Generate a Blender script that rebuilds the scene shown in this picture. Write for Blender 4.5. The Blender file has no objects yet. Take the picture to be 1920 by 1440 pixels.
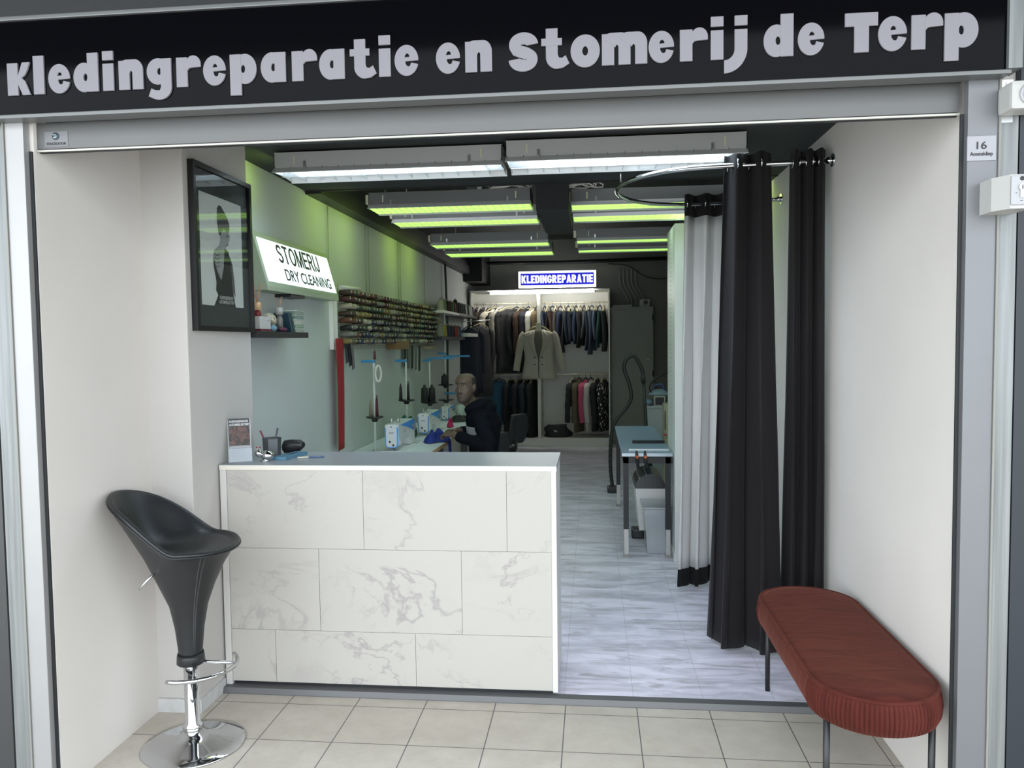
import bpy, bmesh, math, random
from mathutils import Vector, Matrix, geometry
random.seed(7)
PI = math.pi
SC = bpy.context.scene
COL = SC.collection
# ------------------------------------------------------------------ camera
cam_d = bpy.data.cameras.new('camera')
cam_d.sensor_width = 36.0
cam_d.lens = 1466.06 / 1920 * 36
cam_d.clip_start = 0.02
cam = bpy.data.objects.new('camera', cam_d)
COL.objects.link(cam)
yaw, pitch, roll = math.radians(5.93418), math.radians(3.08111), math.radians(-0.7141)
_f = Vector((-math.sin(yaw) * math.cos(pitch), math.cos(yaw) * math.cos(pitch), -math.sin(pitch)))
_r = Vector((math.cos(yaw), math.sin(yaw), 0))
_u = _r.cross(_f)
_r2 = _r * math.cos(roll) + _u * math.sin(roll)
_u2 = _u * math.cos(roll) - _r * math.sin(roll)
cam.matrix_world = Matrix(((_r2.x, _u2.x, -_f.x, 0), (_r2.y, _u2.y, -_f.y, 0), (_r2.z, _u2.z, -_f.z, 1.6), (0, 0, 0, 1)))
SC.camera = cam
# ------------------------------------------------------------------ light of the street, exposure
W = bpy.data.worlds.new('street_light')
SC.world = W
W.use_nodes = True
_bg = W.node_tree.nodes['Background']
_bg.inputs[0].default_value = (0.88, 0.95, 1.0, 1)
_wt = W.node_tree                            # the arcade is more open, so brighter, on the left
_tc = _wt.nodes.new('ShaderNodeTexCoord'); _sx = _wt.nodes.new('ShaderNodeSeparateXYZ'); _mr = _wt.nodes.new('ShaderNodeMapRange')
_wt.links.new(_tc.outputs['Generated'], _sx.inputs[0]); _wt.links.new(_sx.outputs[0], _mr.inputs[0])
for _i, _v in ((1, -1.0), (2, 1.0), (3, 5.4), (4, 3.5)): _mr.inputs[_i].default_value = _v
_wt.links.new(_mr.outputs[0], _bg.inputs[1])
SC.view_settings.view_transform = 'Standard'
SC.view_settings.look = 'None'
SC.view_settings.gamma = 1
SC.view_settings.use_curve_mapping = False
SC.view_settings.exposure = 0.0
LAMP_GREEN = ((0.42, 0.82, 0.125), 1.55)       # rear louvred lamps: visible colour, strength
LAMP_WHITE_POWER = 17.0
REAR_FILL_POWER = 1.5
LAMP_END_POWER = 0.8
LED_STRENGTH = 40.0

# ------------------------------------------------------------------ materials
_M = {}
def M(name, col, rough=0.5, metal=0.0, emit=None, es=1.0, spec=None, trans=0.0, bump=None, var=None, alpha=None, sheen=None):
    if name in _M: return _M[name]
    m = bpy.data.materials.new(name); m.use_nodes = True
    nt = m.node_tree; b = nt.nodes['Principled BSDF']
    b.inputs['Base Color'].default_value = (*col, 1)
    b.inputs['Roughness'].default_value = rough
    b.inputs['Metallic'].default_value = metal
    if spec is not None: b.inputs['Specular IOR Level'].default_value = spec
    if trans: b.inputs['Transmission Weight'].default_value = trans
    if alpha is not None: b.inputs['Alpha'].default_value = alpha
    if sheen: b.inputs['Sheen Weight'].default_value = sheen
    if emit:
        b.inputs['Emission Color'].default_value = (*emit, 1); b.inputs['Emission Strength'].default_value = es
    if bump or var:
        tc = nt.nodes.new('ShaderNodeTexCoord')
    if var:                       # (scale, amount): cloudy variation of the surface's own colour
        n = nt.nodes.new('ShaderNodeTexNoise'); n.inputs['Scale'].default_value = var[0]; n.inputs['Detail'].default_value = 5
        nt.links.new(tc.outputs['Object'], n.inputs['Vector'])
        mx = nt.nodes.new('ShaderNodeMix'); mx.data_type = 'RGBA'
        mx.inputs[6].default_value = (*[max(0, c * (1 - var[1])) for c in col], 1)
        mx.inputs[7].default_value = (*[min(1, c * (1 + var[1])) for c in col], 1)
        nt.links.new(n.outputs['Fac'], mx.inputs[0]); nt.links.new(mx.outputs[2], b.inputs['Base Color'])
    if bump:                      # (scale, strength)
        n = nt.nodes.new('ShaderNodeTexNoise'); n.inputs['Scale'].default_value = bump[0]; n.inputs['Detail'].default_value = 4
        nt.links.new(tc.outputs['Object'], n.inputs['Vector'])
        bp = nt.nodes.new('ShaderNodeBump'); bp.inputs['Strength'].default_value = bump[1]; bp.inputs['Distance'].default_value = 0.01
        nt.links.new(n.outputs['Fac'], bp.inputs['Height']); nt.links.new(bp.outputs['Normal'], b.inputs['Normal'])
    _M[name] = m
    return m

class NT:
    """tiny node-building helper"""
    def __init__(s, name, rough=0.4, spec=None):
        s.m = bpy.data.materials.new(name); s.m.use_nodes = True; s.nt = s.m.node_tree
        s.b = s.nt.nodes['Principled BSDF']; s.b.inputs['Roughness'].default_value = rough
        if spec is not None: s.b.inputs['Specular IOR Level'].default_value = spec
    def n(s, t, **kw):
        o = s.nt.nodes.new(t)
        for k, v in kw.items(): setattr(o, k, v)
        return o
    def l(s, a, b): s.nt.links.new(a, b)
    def math(s, op, a, b=None, c=None):
        o = s.n('ShaderNodeMath', operation=op)
        for i, v in enumerate((a, b, c)):
            if v is None: continue
            if isinstance(v, (int, float)): o.inputs[i].default_value = v
            else: s.l(v, o.inputs[i])
        return o.outputs[0]
    def mix(s, f, a, b):
        o = s.n('ShaderNodeMix', data_type='RGBA')
        for i, v in ((0, f), (6, a), (7, b)):
            if isinstance(v, (int, float)): o.inputs[i].default_value = v
            elif isinstance(v, tuple): o.inputs[i].default_value = (*v, 1)
            else: s.l(v, o.inputs[i])
        return o.outputs[2]
    def noise(s, vec, scale, detail=4, rough=0.5, dist=0.0):
        o = s.n('ShaderNodeTexNoise'); o.inputs['Scale'].default_value = scale; o.inputs['Detail'].default_value = detail
        o.inputs['Roughness'].default_value = rough; o.inputs['Distortion'].default_value = dist
        s.l(vec, o.inputs['Vector']); return o.outputs['Fac']
    def mapr(s, v, a, b, c=0.0, d=1.0):
        o = s.n('ShaderNodeMapRange'); s.l(v, o.inputs[0])
        for i, x in ((1, a), (2, b), (3, c), (4, d)): o.inputs[i].default_value = x
        return o.outputs[0]
    def pos(s): return s.n('ShaderNodeNewGeometry').outputs['Position']
    def scale(s, vec, sc, rot=(0, 0, 0), loc=(0, 0, 0)):
        o = s.n('ShaderNodeMapping'); o.inputs['Scale'].default_value = sc; o.inputs['Rotation'].default_value = rot
        o.inputs['Location'].default_value = loc
        s.l(vec, o.inputs['Vector']); return o.outputs[0]
    def color(s, v): s.l(v, s.b.inputs['Base Color']); return s.m

def grid_lines(k, vec, px, py, ox, oy, w):
    """1 on the grout lines of a px-by-py tile grid"""
    sep = k.n('ShaderNodeSeparateXYZ'); k.l(vec, sep.inputs[0])
    out = []
    for o_, p, off in ((sep.outputs[0], px, ox), (sep.outputs[1], py, oy)):
        f = k.math('FRACT', k.math('DIVIDE', k.math('SUBTRACT', o_, off), p))
        d = k.math('MULTIPLY', k.math('MINIMUM', f, k.math('SUBTRACT', 1.0, f)), p)
        out.append(k.math('LESS_THAN', d, w))
    return k.math('MAXIMUM', out[0], out[1])

def mat_pavement():
    k = NT('beige_stone_tiles', 0.55); p = k.pos()
    g = grid_lines(k, p, 0.314, 0.318, -0.132, 3.337, 0.0022)
    n1 = k.noise(p, 7, 8, 0.65); n2 = k.noise(p, 26, 6, 0.7)
    c = k.mix(k.mapr(n1, .35, .7), (0.43, 0.39, 0.335), (0.51, 0.47, 0.41))
    c = k.mix(k.math('MULTIPLY', k.mapr(n2, .58, .72), .45), c, (0.34, 0.305, 0.25))
    c = k.mix(g, c, (0.10, 0.095, 0.09))
    return k.color(c)
def mat_shopfloor():
    k = NT('white_marble_laminate', 0.35, 0.4); p = k.pos()
    q = k.scale(p, (2.4, 9.0, 1), (0, 0, math.radians(14)))
    n = k.noise(q, 1.0, 7, 0.62, 0.7)
    c = k.mix(k.mapr(n, .40, .66), (0.80, 0.77, 0.90), (0.44, 0.43, 0.51))
    n2 = k.noise(k.scale(p, (3.2, 14.0, 1), (0, 0, math.radians(17)), (3, 5, 0)), 1.0, 6, 0.6, 1.0)
    c = k.mix(k.math('MULTIPLY', k.mapr(n2, .56, .66), .7), c, (0.34, 0.33, 0.36))
    g = grid_lines(k, p, 0.31, 0.67, 0.17, 4.04, 0.0012)
    c = k.mix(k.math('MULTIPLY', g, .55), c, (0.25, 0.25, 0.26))
    return k.color(c)
def mat_counter(name='white_marble_panel'):
    k = NT(name, 0.33, 0.4)
    ge = k.n('ShaderNodeNewGeometry'); p = ge.outputs['Position']
    off = k.n('ShaderNodeVectorMath', operation='MULTIPLY_ADD')
    cmb = k.n('ShaderNodeCombineXYZ')
    for i in range(3): k.l(ge.outputs['Random Per Island'], cmb.inputs[i])
    k.l(cmb.outputs[0], off.inputs[0]); off.inputs[1].default_value = (17, 9, 23); k.l(p, off.inputs[2])
    q = off.outputs[0]
    def vein(sc, w, rot, d):
        n = k.noise(k.scale(q, (1.0, 1.0, 1.5), (0, rot, 0)), sc, 7, 0.55, d)
        return k.mapr(k.math('ABSOLUTE', k.math('SUBTRACT', n, .5)), 0.0, w, 1.0, 0.0)
    mask = k.mapr(k.noise(q, 2.6, 3), .42, .62)
    v = k.math('MULTIPLY', vein(1.5, .012, .8, .7), mask)
    v2 = k.math('MULTIPLY', vein(3.1, .020, -.5, 1.0), k.mapr(k.noise(q, 3.7, 3), .52, .66))
    v3 = k.math('MULTIPLY', k.mapr(k.noise(q, 2.2, 9, .7), .60, .75), .35)
    t = k.math('MAXIMUM', k.math('MULTIPLY', v, .75), k.math('MULTIPLY', v2, .45))
    t = k.math('MAXIMUM', t, v3)
    c = k.mix(t, (0.43, 0.41, 0.38), (0.275, 0.255, 0.26))
    return k.color(c)
def mat_plaster(name, col, amt=.04):
    k = NT(name, 0.7, 0.3); p = k.pos()
    n = k.noise(p, 1.3, 5); n2 = k.noise(p, 9, 6)
    c = k.mix(k.mapr(n, .3, .7), tuple(x * (1 - amt) for x in col), tuple(min(1, x * (1 + amt)) for x in col))
    c = k.mix(k.math('MULTIPLY', k.mapr(n2, .66, .8), .10), c, tuple(x * .6 for x in col))
    return k.color(c)
def mat_metal(name, col, rough, stretch=(60, 60, 1.5), amt=.25):
    k = NT(name, rough); k.b.inputs['Metallic'].default_value = .4; p = k.pos()
    n = k.noise(k.scale(p, stretch), 1.0, 5)
    return k.color(k.mix(k.mapr(n, .3, .7), tuple(x * (1 - amt) for x in col), tuple(min(1, x * (1 + amt)) for x in col)))
def mat_glass(name, tint=(1, 1, 1), ior=1.45, haze=0.0):
    if name in _M: return _M[name]
    m = bpy.data.materials.new(name); m.use_nodes = True; nt = m.node_tree
    for n in list(nt.nodes):
        if n.type != 'OUTPUT_MATERIAL': nt.nodes.remove(n)
    out = [n for n in nt.nodes if n.type == 'OUTPUT_MATERIAL'][0]
    tr = nt.nodes.new('ShaderNodeBsdfTransparent'); tr.inputs[0].default_value = (*tint, 1)
    gl = nt.nodes.new('ShaderNodeBsdfGlossy'); gl.inputs['Roughness'].default_value = .03
    lw = nt.nodes.new('ShaderNodeLayerWeight'); pw = nt.nodes.new('ShaderNodeMath'); pw.operation = 'POWER'; pw.inputs[1].default_value = 5
    nt.links.new(lw.outputs['Facing'], pw.inputs[0])
    fr = nt.nodes.new('ShaderNodeMath'); fr.operation = 'MULTIPLY_ADD'; fr.inputs[1].default_value = .95; fr.inputs[2].default_value = .045
    nt.links.new(pw.outputs[0], fr.inputs[0])
    mx = nt.nodes.new('ShaderNodeMixShader')
    nt.links.new(fr.outputs[0], mx.inputs[0]); nt.links.new(tr.outputs[0], mx.inputs[1]); nt.links.new(gl.outputs[0], mx.inputs[2])
    last = mx
    if haze:
        df = nt.nodes.new('ShaderNodeBsdfDiffuse'); df.inputs[0].default_value = (.75, .78, .8, 1)
        m2 = nt.nodes.new('ShaderNodeMixShader'); m2.inputs[0].default_value = haze
        nt.links.new(mx.outputs[0], m2.inputs[1]); nt.links.new(df.outputs[0], m2.inputs[2]); last = m2
    nt.links.new(last.outputs[0], out.inputs[0])
    _M[name] = m
    return m

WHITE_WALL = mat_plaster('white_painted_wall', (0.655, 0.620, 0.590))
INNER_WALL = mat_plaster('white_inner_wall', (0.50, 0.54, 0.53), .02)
BACK_WALL = mat_plaster('grey_back_wall', (0.16, 0.165, 0.145), .12)
DARK_CEIL = M('charcoal_ceiling', (0.022, 0.026, 0.028), .75, var=(3, .3))
UPPER_CEIL = M('dark_upper_ceiling', (0.03, 0.034, 0.028), .85, var=(2, .35))
BLACK = M('black_paint', (0.012, 0.013, 0.015), .45)
BLACK_MATT = M('black_matt', (0.015, 0.015, 0.017), .8)
ALU = M('grey_anodised_aluminium', (0.22, 0.22, 0.228), .45, .4, var=(5, .06))
ALU_D = M('grey_lacquered_steel', (0.12, 0.12, 0.12), .45, .3, var=(4, .06))
GALV = mat_metal('galvanised_steel', (0.19, 0.20, 0.20), .45)
TRIM = M('grey_sign_trim', (.15, .155, .155), .4, .4)
CHROME = M('polished_chrome', (0.60, 0.61, 0.62), .07, 1.0)
STEEL = M('brushed_steel', (0.55, 0.56, 0.57), .3, .9)
WHITE_PLASTIC = M('white_plastic', (0.43, 0.43, 0.415), .4, spec=.3)
WHITE_LACQ = M('white_lacquer', (0.80, 0.80, 0.78), .4)
PAPER = M('white_paper', (0.62, 0.62, 0.61), .8)
GREY_TXT = M('dark_grey_lettering', (0.04, 0.04, 0.045), .6)
BLK_TXT = M('black_lettering', (0.01, 0.01, 0.012), .5)
WOOD = M('light_wood', (0.52, 0.34, 0.18), .5, var=(14, .25))
BLUE_PL = M('blue_plastic', (0.03, 0.24, 0.50), .4)
STOREY = M('slate_blue_panel', (0.011, 0.016, 0.0225), .5, var=(2, .15))

# ------------------------------------------------------------------ mesh building
class MB:
    def __init__(s): s.v = []; s.f = []; s.mi = []; s.sm = []
    def add(s, vs, fs, m=0, smooth=False):
        o = len(s.v); s.v += [Vector(v) for v in vs]
        for f in fs: s.f.append([i + o for i in f]); s.mi.append(m); s.sm.append(smooth)
        return s
    def box(s, x0, x1, y0, y1, z0, z1, m=0, bev=0.0, rot=None, piv=None):
        bm = bmesh.new(); bmesh.ops.create_cube(bm, size=1)
        for v in bm.verts:
            v.co = Vector(((x0 + x1) / 2 + v.co.x * (x1 - x0), (y0 + y1) / 2 + v.co.y * (y1 - y0), (z0 + z1) / 2 + v.co.z * (z1 - z0)))
        if bev: bmesh.ops.bevel(bm, geom=bm.edges[:], offset=bev, segments=2, affect='EDGES', profile=.7)
        if rot is not None:
            pv = Vector(piv) if piv else Vector(((x0 + x1) / 2, (y0 + y1) / 2, (z0 + z1) / 2))
            for v in bm.verts: v.co = rot @ (v.co - pv) + pv
        bm.verts.index_update()
        s.add([v.co.copy() for v in bm.verts], [[v.index for v in f.verts] for f in bm.faces], m, False); bm.free(); return s
    def loft(s, rings, m=0, cap=True, smooth=True, closed=True):
        n = len(rings[0]); vs = [p for r in rings for p in r]; fs = []
        for i in range(len(rings) - 1):
            for j in range(n if closed else n - 1):
                k = (j + 1) % n
                fs.append((i * n + j, i * n + k, (i + 1) * n + k, (i + 1) * n + j))
        s.add(vs, fs, m, smooth)
        if cap and closed:
            s.add(rings[0], [list(range(n))[::-1]], m, False); s.add(rings[-1], [list(range(n))], m, False)
        return s
    def tube(s, pts, r, n=10, m=0, closed=False, cap=True):
        pts = [Vector(p) for p in pts]; N = len(pts)
        rr = r if isinstance(r, (list, tuple)) else [r] * N
        tan = []
        for i in range(N):
            a = pts[(i - 1) % N] if (closed or i > 0) else pts[i]; b = pts[(i + 1) % N] if (closed or i < N - 1) else pts[i]
            tan.append((b - a).normalized() if (b - a).length > 1e-9 else Vector((0, 0, 1)))
        up = Vector((0, 0, 1)) if abs(tan[0].z) < .9 else Vector((1, 0, 0))
        nrm = (up - tan[0] * up.dot(tan[0])).normalized(); rings = []
        for i in range(N):
            nrm = (nrm - tan[i] * nrm.dot(tan[i])).normalized(); bi = tan[i].cross(nrm)
            rings.append([pts[i] + (nrm * math.cos(2 * PI * k / n) + bi * math.sin(2 * PI * k / n)) * rr[i] for k in range(n)])
        if closed: rings.append(rings[0])
        return s.loft(rings, m, cap and not closed)
    def cyl(s, p0, p1, r0, r1=None, n=20, m=0): return s.tube([p0, p1], [r0, r0 if r1 is None else r1], n, m)
    def lathe(s, prof, c=(0, 0, 0), n=28, m=0, cap=True):
        c = Vector(c)
        return s.loft([[c + Vector((r * math.cos(2 * PI * k / n), r * math.sin(2 * PI * k / n), z)) for k in range(n)] for r, z in prof], m, cap)
    def ball(s, c, rx, ry=None, rz=None, nu=18, nv=12, m=0, rot=None):
        ry = ry or rx; rz = rz or rx; c = Vector(c); rings = []
        for i in range(nv + 1):
            a = -PI / 2 + PI * i / nv; ca = max(math.cos(a), 1e-3)
            ring = [Vector((rx * ca * math.cos(2 * PI * k / nu), ry * ca * math.sin(2 * PI * k / nu), rz * math.sin(a))) for k in range(nu)]
            rings.append([c + ((rot @ p) if rot else p) for p in ring])
        return s.loft(rings, m, True)
    def prism(s, outer, depth, mat4, holes=(), m=0, smooth=False):
        """2-D outline (x, y) with holes, extruded from z=0 to z=depth, through mat4"""
        loops = [[Vector((x, y, 0)) for x, y in outer]] + [[Vector((x, y, 0)) for x, y in h] for h in holes]
        flat = [p for l in loops for p in l]; tris = geometry.tessellate_polygon(loops)
        n = len(flat)
        vs = [mat4 @ p for p in flat] + [mat4 @ (p + Vector((0, 0, depth))) for p in flat]
        fs = [tuple(t) for t in tris] + [tuple(i + n for i in t)[::-1] for t in tris]
        o = 0
        for l in loops:
            L = len(l)
            for j in range(L): k = (j + 1) % L; fs.append((o + j, o + k, n + o + k, n + o + j))
            o += L
        return s.add(vs, fs, m, smooth)
    def sheet(s, fn, nu, nv, m=0, smooth=True):
        vs = [fn(i / nu, j / nv) for i in range(nu + 1) for j in range(nv + 1)]
        fs = [(i * (nv + 1) + j, (i + 1) * (nv + 1) + j, (i + 1) * (nv + 1) + j + 1, i * (nv + 1) + j + 1) for i in range(nu) for j in range(nv)]
        return s.add(vs, fs, m, smooth)
    def build(s, name, mats, parent=None, recalc=True):
        me = bpy.data.meshes.new(name)
        if parent is None:
            xs = [v.x for v in s.v]; ys = [v.y for v in s.v]; zs = [v.z for v in s.v]
            base = Vector(((min(xs) + max(xs)) / 2, (min(ys) + max(ys)) / 2, min(zs)))
        else:
            base = Vector((0, 0, 0)); p = parent
            while p is not None: base += p.location; p = p.parent
        me.from_pydata([v - base for v in s.v], [], s.f)
        for p, mi, sm in zip(me.polygons, s.mi, s.sm): p.material_index = mi; p.use_smooth = sm
        for m in (mats if isinstance(mats, (list, tuple)) else [mats]): me.materials.append(m)
        if recalc:
            bm = bmesh.new(); bm.from_mesh(me); bmesh.ops.remove_doubles(bm, verts=bm.verts, dist=1e-6)
            bmesh.ops.recalc_face_normals(bm, faces=bm.faces); bm.to_mesh(me); bm.free()
        o = bpy.data.objects.new(name, me); COL.objects.link(o)
        if parent is None: o.location = base
        else: o.parent = parent
        return o

def thing(name, label, cat, loc, group=None):
    o = bpy.data.objects.new(name, None); COL.objects.link(o); o.empty_display_size = .05
    o.location = loc; o['label'] = label; o['category'] = cat
    if group: o['group'] = group
    return o
def tag(o, label, cat, group=None, kind=None):
    o['label'] = label; o['category'] = cat
    if group: o['group'] = group
    if kind: o['kind'] = kind
    return o
def struct(name, mb, mat, label=None):
    o = mb.build(name, mat); o['kind'] = 'structure'
    if label: o['label'] = label
    return o
def solidify(o, t):
    md = o.modifiers.new('thickness', 'SOLIDIFY'); md.thickness = t; md.offset = 0
    return o
def lerp(a, b, t): return a + (b - a) * t
def tab(t, table):
    for (a, va), (b, vb) in zip(table, table[1:]):
        if t <= b:
            k = (t - a) / (b - a) if b > a else 0; k = max(0, min(1, k)); return va + (vb - va) * k
    return table[-1][1]
def smooth_path(pts, k=6):
    """Catmull-Rom through the points"""
    pts = [Vector(p) for p in pts]; P = [pts[0] * 2 - pts[1]] + pts + [pts[-1] * 2 - pts[-2]]; out = []
    for i in range(1, len(P) - 2):
        for j in range(k):
            t = j / k; a, b, c, d = P[i - 1], P[i], P[i + 1], P[i + 2]
            out.append(.5 * ((2 * b) + (c - a) * t + (2 * a - 5 * b + 4 * c - d) * t * t + (3 * b - a - 3 * c + d) * t ** 3))
    out.append(pts[-1]); return out
def text(name, body, mat, parent, origin, xd, ud, height=None, width=None, ext=.0015, bold=0.0, space=1.0, top=None):
    """letters standing on a surface; height is the height of the capitals, width the whole line"""
    c = bpy.data.curves.new(name, 'FONT'); c.body = body; c.extrude = .01; c.offset = bold; c.space_character = space
    o = bpy.data.objects.new(name, c); COL.objects.link(o)
    bpy.context.view_layer.update()
    dg = bpy.context.evaluated_depsgraph_get()
    me = bpy.data.meshes.new_from_object(o.evaluated_get(dg))
    bpy.data.objects.remove(o); bpy.data.curves.remove(c)
    xs = [v.co.x for v in me.vertices]; ys = [v.co.y for v in me.vertices]
    x0, x1, y1 = min(xs), max(xs), .72
    xd = Vector(xd).normalized(); ud = Vector(ud).normalized(); nd = xd.cross(ud)
    sy = (height / y1) if height else None; sx = (width / (x1 - x0)) if width else sy
    if sy is None: sy = sx
    base = Vector((0, 0, 0)); p = parent
    while p is not None: base += p.location; p = p.parent
    og = Vector(origin) - base
    for v in me.vertices:
        v.co = og + xd * ((v.co.x - x0) * sx) + ud * (v.co.y * sy) + nd * (ext * (v.co.z / .02 + .5))
    me.materials.clear(); me.materials.append(mat); me.name = name
    ob = bpy.data.objects.new(name, me); COL.objects.link(ob); ob.parent = parent
    return ob
def arc(cx, cy, rx, ry, a0, a1, n=14):
    return [(cx + rx * math.cos(math.radians(a0 + (a1 - a0) * i / n)), cy + ry * math.sin(math.radians(a0 + (a1 - a0) * i / n))) for i in range(n + 1)]
def ell(cx, cy, rx, ry, n=28): return arc(cx, cy, rx, ry, 0, 360, n)[:-1]
def ribbon(pts, w):
    L = []; R = []
    for i, (x, y) in enumerate(pts):
        a = pts[max(0, i - 1)]; b = pts[min(len(pts) - 1, i + 1)]
        dx, dy = b[0] - a[0], b[1] - a[1]; d = math.hypot(dx, dy) or 1
        L.append((x - dy / d * w, y + dx / d * w)); R.append((x + dy / d * w, y - dx / d * w))
    return L, R

# ================================================================== THE SETTING
Z0 = -0.025
LX, RX = -1.90, 1.16
struct('floor', MB().box(-7, 7, -7, 3.455, -.2, Z0), mat_pavement(), 'beige stone tile paving in front of the shop')
struct('floor.001', MB().box(-1.95, RX + .1, 3.455, 12.6, -.2, 0), mat_shopfloor(), 'white marble laminate floor inside the shop')
b = MB(); b.prism([(0, 0), (.055, 0), (.055, .004), (.045, .026), (.0, .027)], 2.95, Matrix(((0, 0, 1, -1.74), (-1, 0, 0, 3.47), (0, 1, 0, Z0), (0, 0, 0, 1))))
struct('trim_1', b, M('threshold_metal', (.11, .11, .115), .5, .2), 'grey aluminium threshold strip in front of counter and shop floor')
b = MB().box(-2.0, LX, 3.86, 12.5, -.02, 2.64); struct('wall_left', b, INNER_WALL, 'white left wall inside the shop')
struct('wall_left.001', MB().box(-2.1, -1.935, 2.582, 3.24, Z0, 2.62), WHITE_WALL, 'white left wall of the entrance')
b = MB().box(-2.1, -1.745, 3.23, 3.86, Z0, 2.62, bev=.006); struct('wall_left.002', b, mat_plaster('white_pillar_paint_darkened', (.50, .48, .46)), 'white pillar at the left of the entrance')  # white paint darkened in colour to offset strong light on the front face
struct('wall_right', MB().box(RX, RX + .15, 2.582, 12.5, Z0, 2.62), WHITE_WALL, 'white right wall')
struct('wall_right.001', MB().box(RX, RX + .15, 5.1, 12.5, 2.62, 3.3), UPPER_CEIL)
struct('wall_left.003', MB().box(-2.0, LX, 5.1, 12.5, 2.64, 3.3), UPPER_CEIL)
struct('wall_back', MB().box(-2.0, RX + .15, 12.42, 12.55, -.02, 3.3), BACK_WALL, 'dark grey back wall')
struct('ceiling', MB().box(-2.1, RX + .15, 2.72, 5.1, 2.62, 2.75), DARK_CEIL, 'flat charcoal ceiling over the counter')
struct('ceiling.001', MB().box(-2.0, RX + .15, 5.0, 12.55, 3.2, 3.35), UPPER_CEIL, 'high dark ceiling at the back')
b = MB().box(LX, -1.79, 5.1, 12.4, 2.60, 2.72).box(LX, -1.83, 5.1, 12.4, 2.74, 2.80)
struct('trim_2', b, BLACK, 'black beam along the top of the left wall')
struct('trim_3', MB().box(LX, -1.62, 11.5, 12.42, 2.50, 2.95), BLACK_MATT, 'black boxed-in duct in the back left corner')
struct('trim_4', MB().box(-.36, -.15, 5.1, 6.2, 2.45, 2.95), BLACK_MATT, 'black beam between the two rows of lamps')
struct('trim_5', MB().box(-1.9, RX, 5.09, 5.12, 2.615, 2.80), BLACK_MATT, 'black edge of the front ceiling')
b = MB().box(-1.935, -1.733, 3.216, 3.229, Z0, .035).box(-1.745, -1.733, 3.229, 3.45, Z0, .035)
struct('baseboard_left', b, M('stained_skirting', (.52, .52, .52), .7, var=(18, .25)), 'grimy grey skirting round the pillar')
# shop front left and right of the shutter, and above the sign
b = MB().box(-7, -2.10, 2.56, 2.75, Z0, 3.4); struct('wall_front_left', b, M('anthracite_front', (.034, .035, .036), .4), 'dark neighbouring front at the left')
struct('wall_front_right', MB().box(1.29, 7, 2.55, 2.75, Z0, 3.4), STOREY, 'slate blue neighbouring front at the right')
struct('wall_front', MB().box(-7, 7, 2.495, 2.56, 2.708, 3.5), M('grey_front_panel', (.009, .0095, .010), .5), 'dark grey panel above the sign')
struct('wall_front.001', MB().box(-2.1, 1.3, 2.63, 2.72, 2.40, 2.62), BLACK_MATT, 'dark lintel behind the shutter box')
struct('ceiling.002', MB().box(-7, 7, .7, 2.56, 3.2, 3.3), M('canopy_underside', (.03, .032, .036), .7), 'dark canopy over the pavement')

# ================================================================== SHOP FRONT THINGS
# --- sign over the shop
sg = thing('fascia_sign', 'long glossy black shop sign with light grey rounded lettering above the entrance', 'sign', (-.45, 2.5, 2.36))
b = MB().box(-2.45, 1.222, 2.50, 2.555, 2.385, 2.694)
k = NT('glossy_black_panel', .08, .06)
k.color(k.mix(.0, (.002, .002, .003), (.002, .002, .003)))
b.build('panel', k.m, sg)
MB().box(-2.45, 1.235, 2.4935, 2.56, 2.374, 2.386, bev=.002).build('bottom_trim', TRIM, sg)
MB().box(-2.45, 1.235, 2.488, 2.56, 2.693, 2.707, bev=.003).build('top_trim', TRIM, sg)
MB().box(1.222, 1.262, 2.485, 2.56, 2.386, 2.694, bev=.002).build('end_trim', GALV, sg)
def e_glyph():
    o = arc(.40, .50, .41, .51, -16, -360, 36)[:-1]
    o += [(.805, .49), (.36, .47), (.37, .39), (.41, .32), (.47, .295), (.525, .32), (.56, .42)]
    return [(o, [[(.335, .60), (.505, .61), (.495, .67), (.45, .725), (.40, .725), (.355, .68)]])]
def bowl(cx, w=.40, hx=None): return (ell(cx, .5, w, .51), [ell(hx if hx else cx + .05, .5, .075, .135, 18)])
def rect(x0, x1, y0, y1): return ([(x0, y0), (x1, y0), (x1, y1), (x0, y1)], [])
def arch(x0, x1, w=.39):
    return (arc(x0 + .30, .66, .30, .37, 150, 90, 6) + arc(x1 - .30, .66, .30, .37, 90, 0, 10) + [(x1, 0), (x1 - w, 0), (x1 - w, .56)] + arc(x1 - w - .05, .56, .05, .08, 0, 180, 6), [])
def s_glyph():
    pts = arc(.49, .87, .29, .205, 0, 180, 14) + [(.21, .80), (.26, .70), (.42, .64), (.58, .585), (.70, .51)] + arc(.47, .40, .29, .205, 20, -180, 16)
    L, R = ribbon(pts, .195)
    return [(L + R[::-1], [])]
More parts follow.
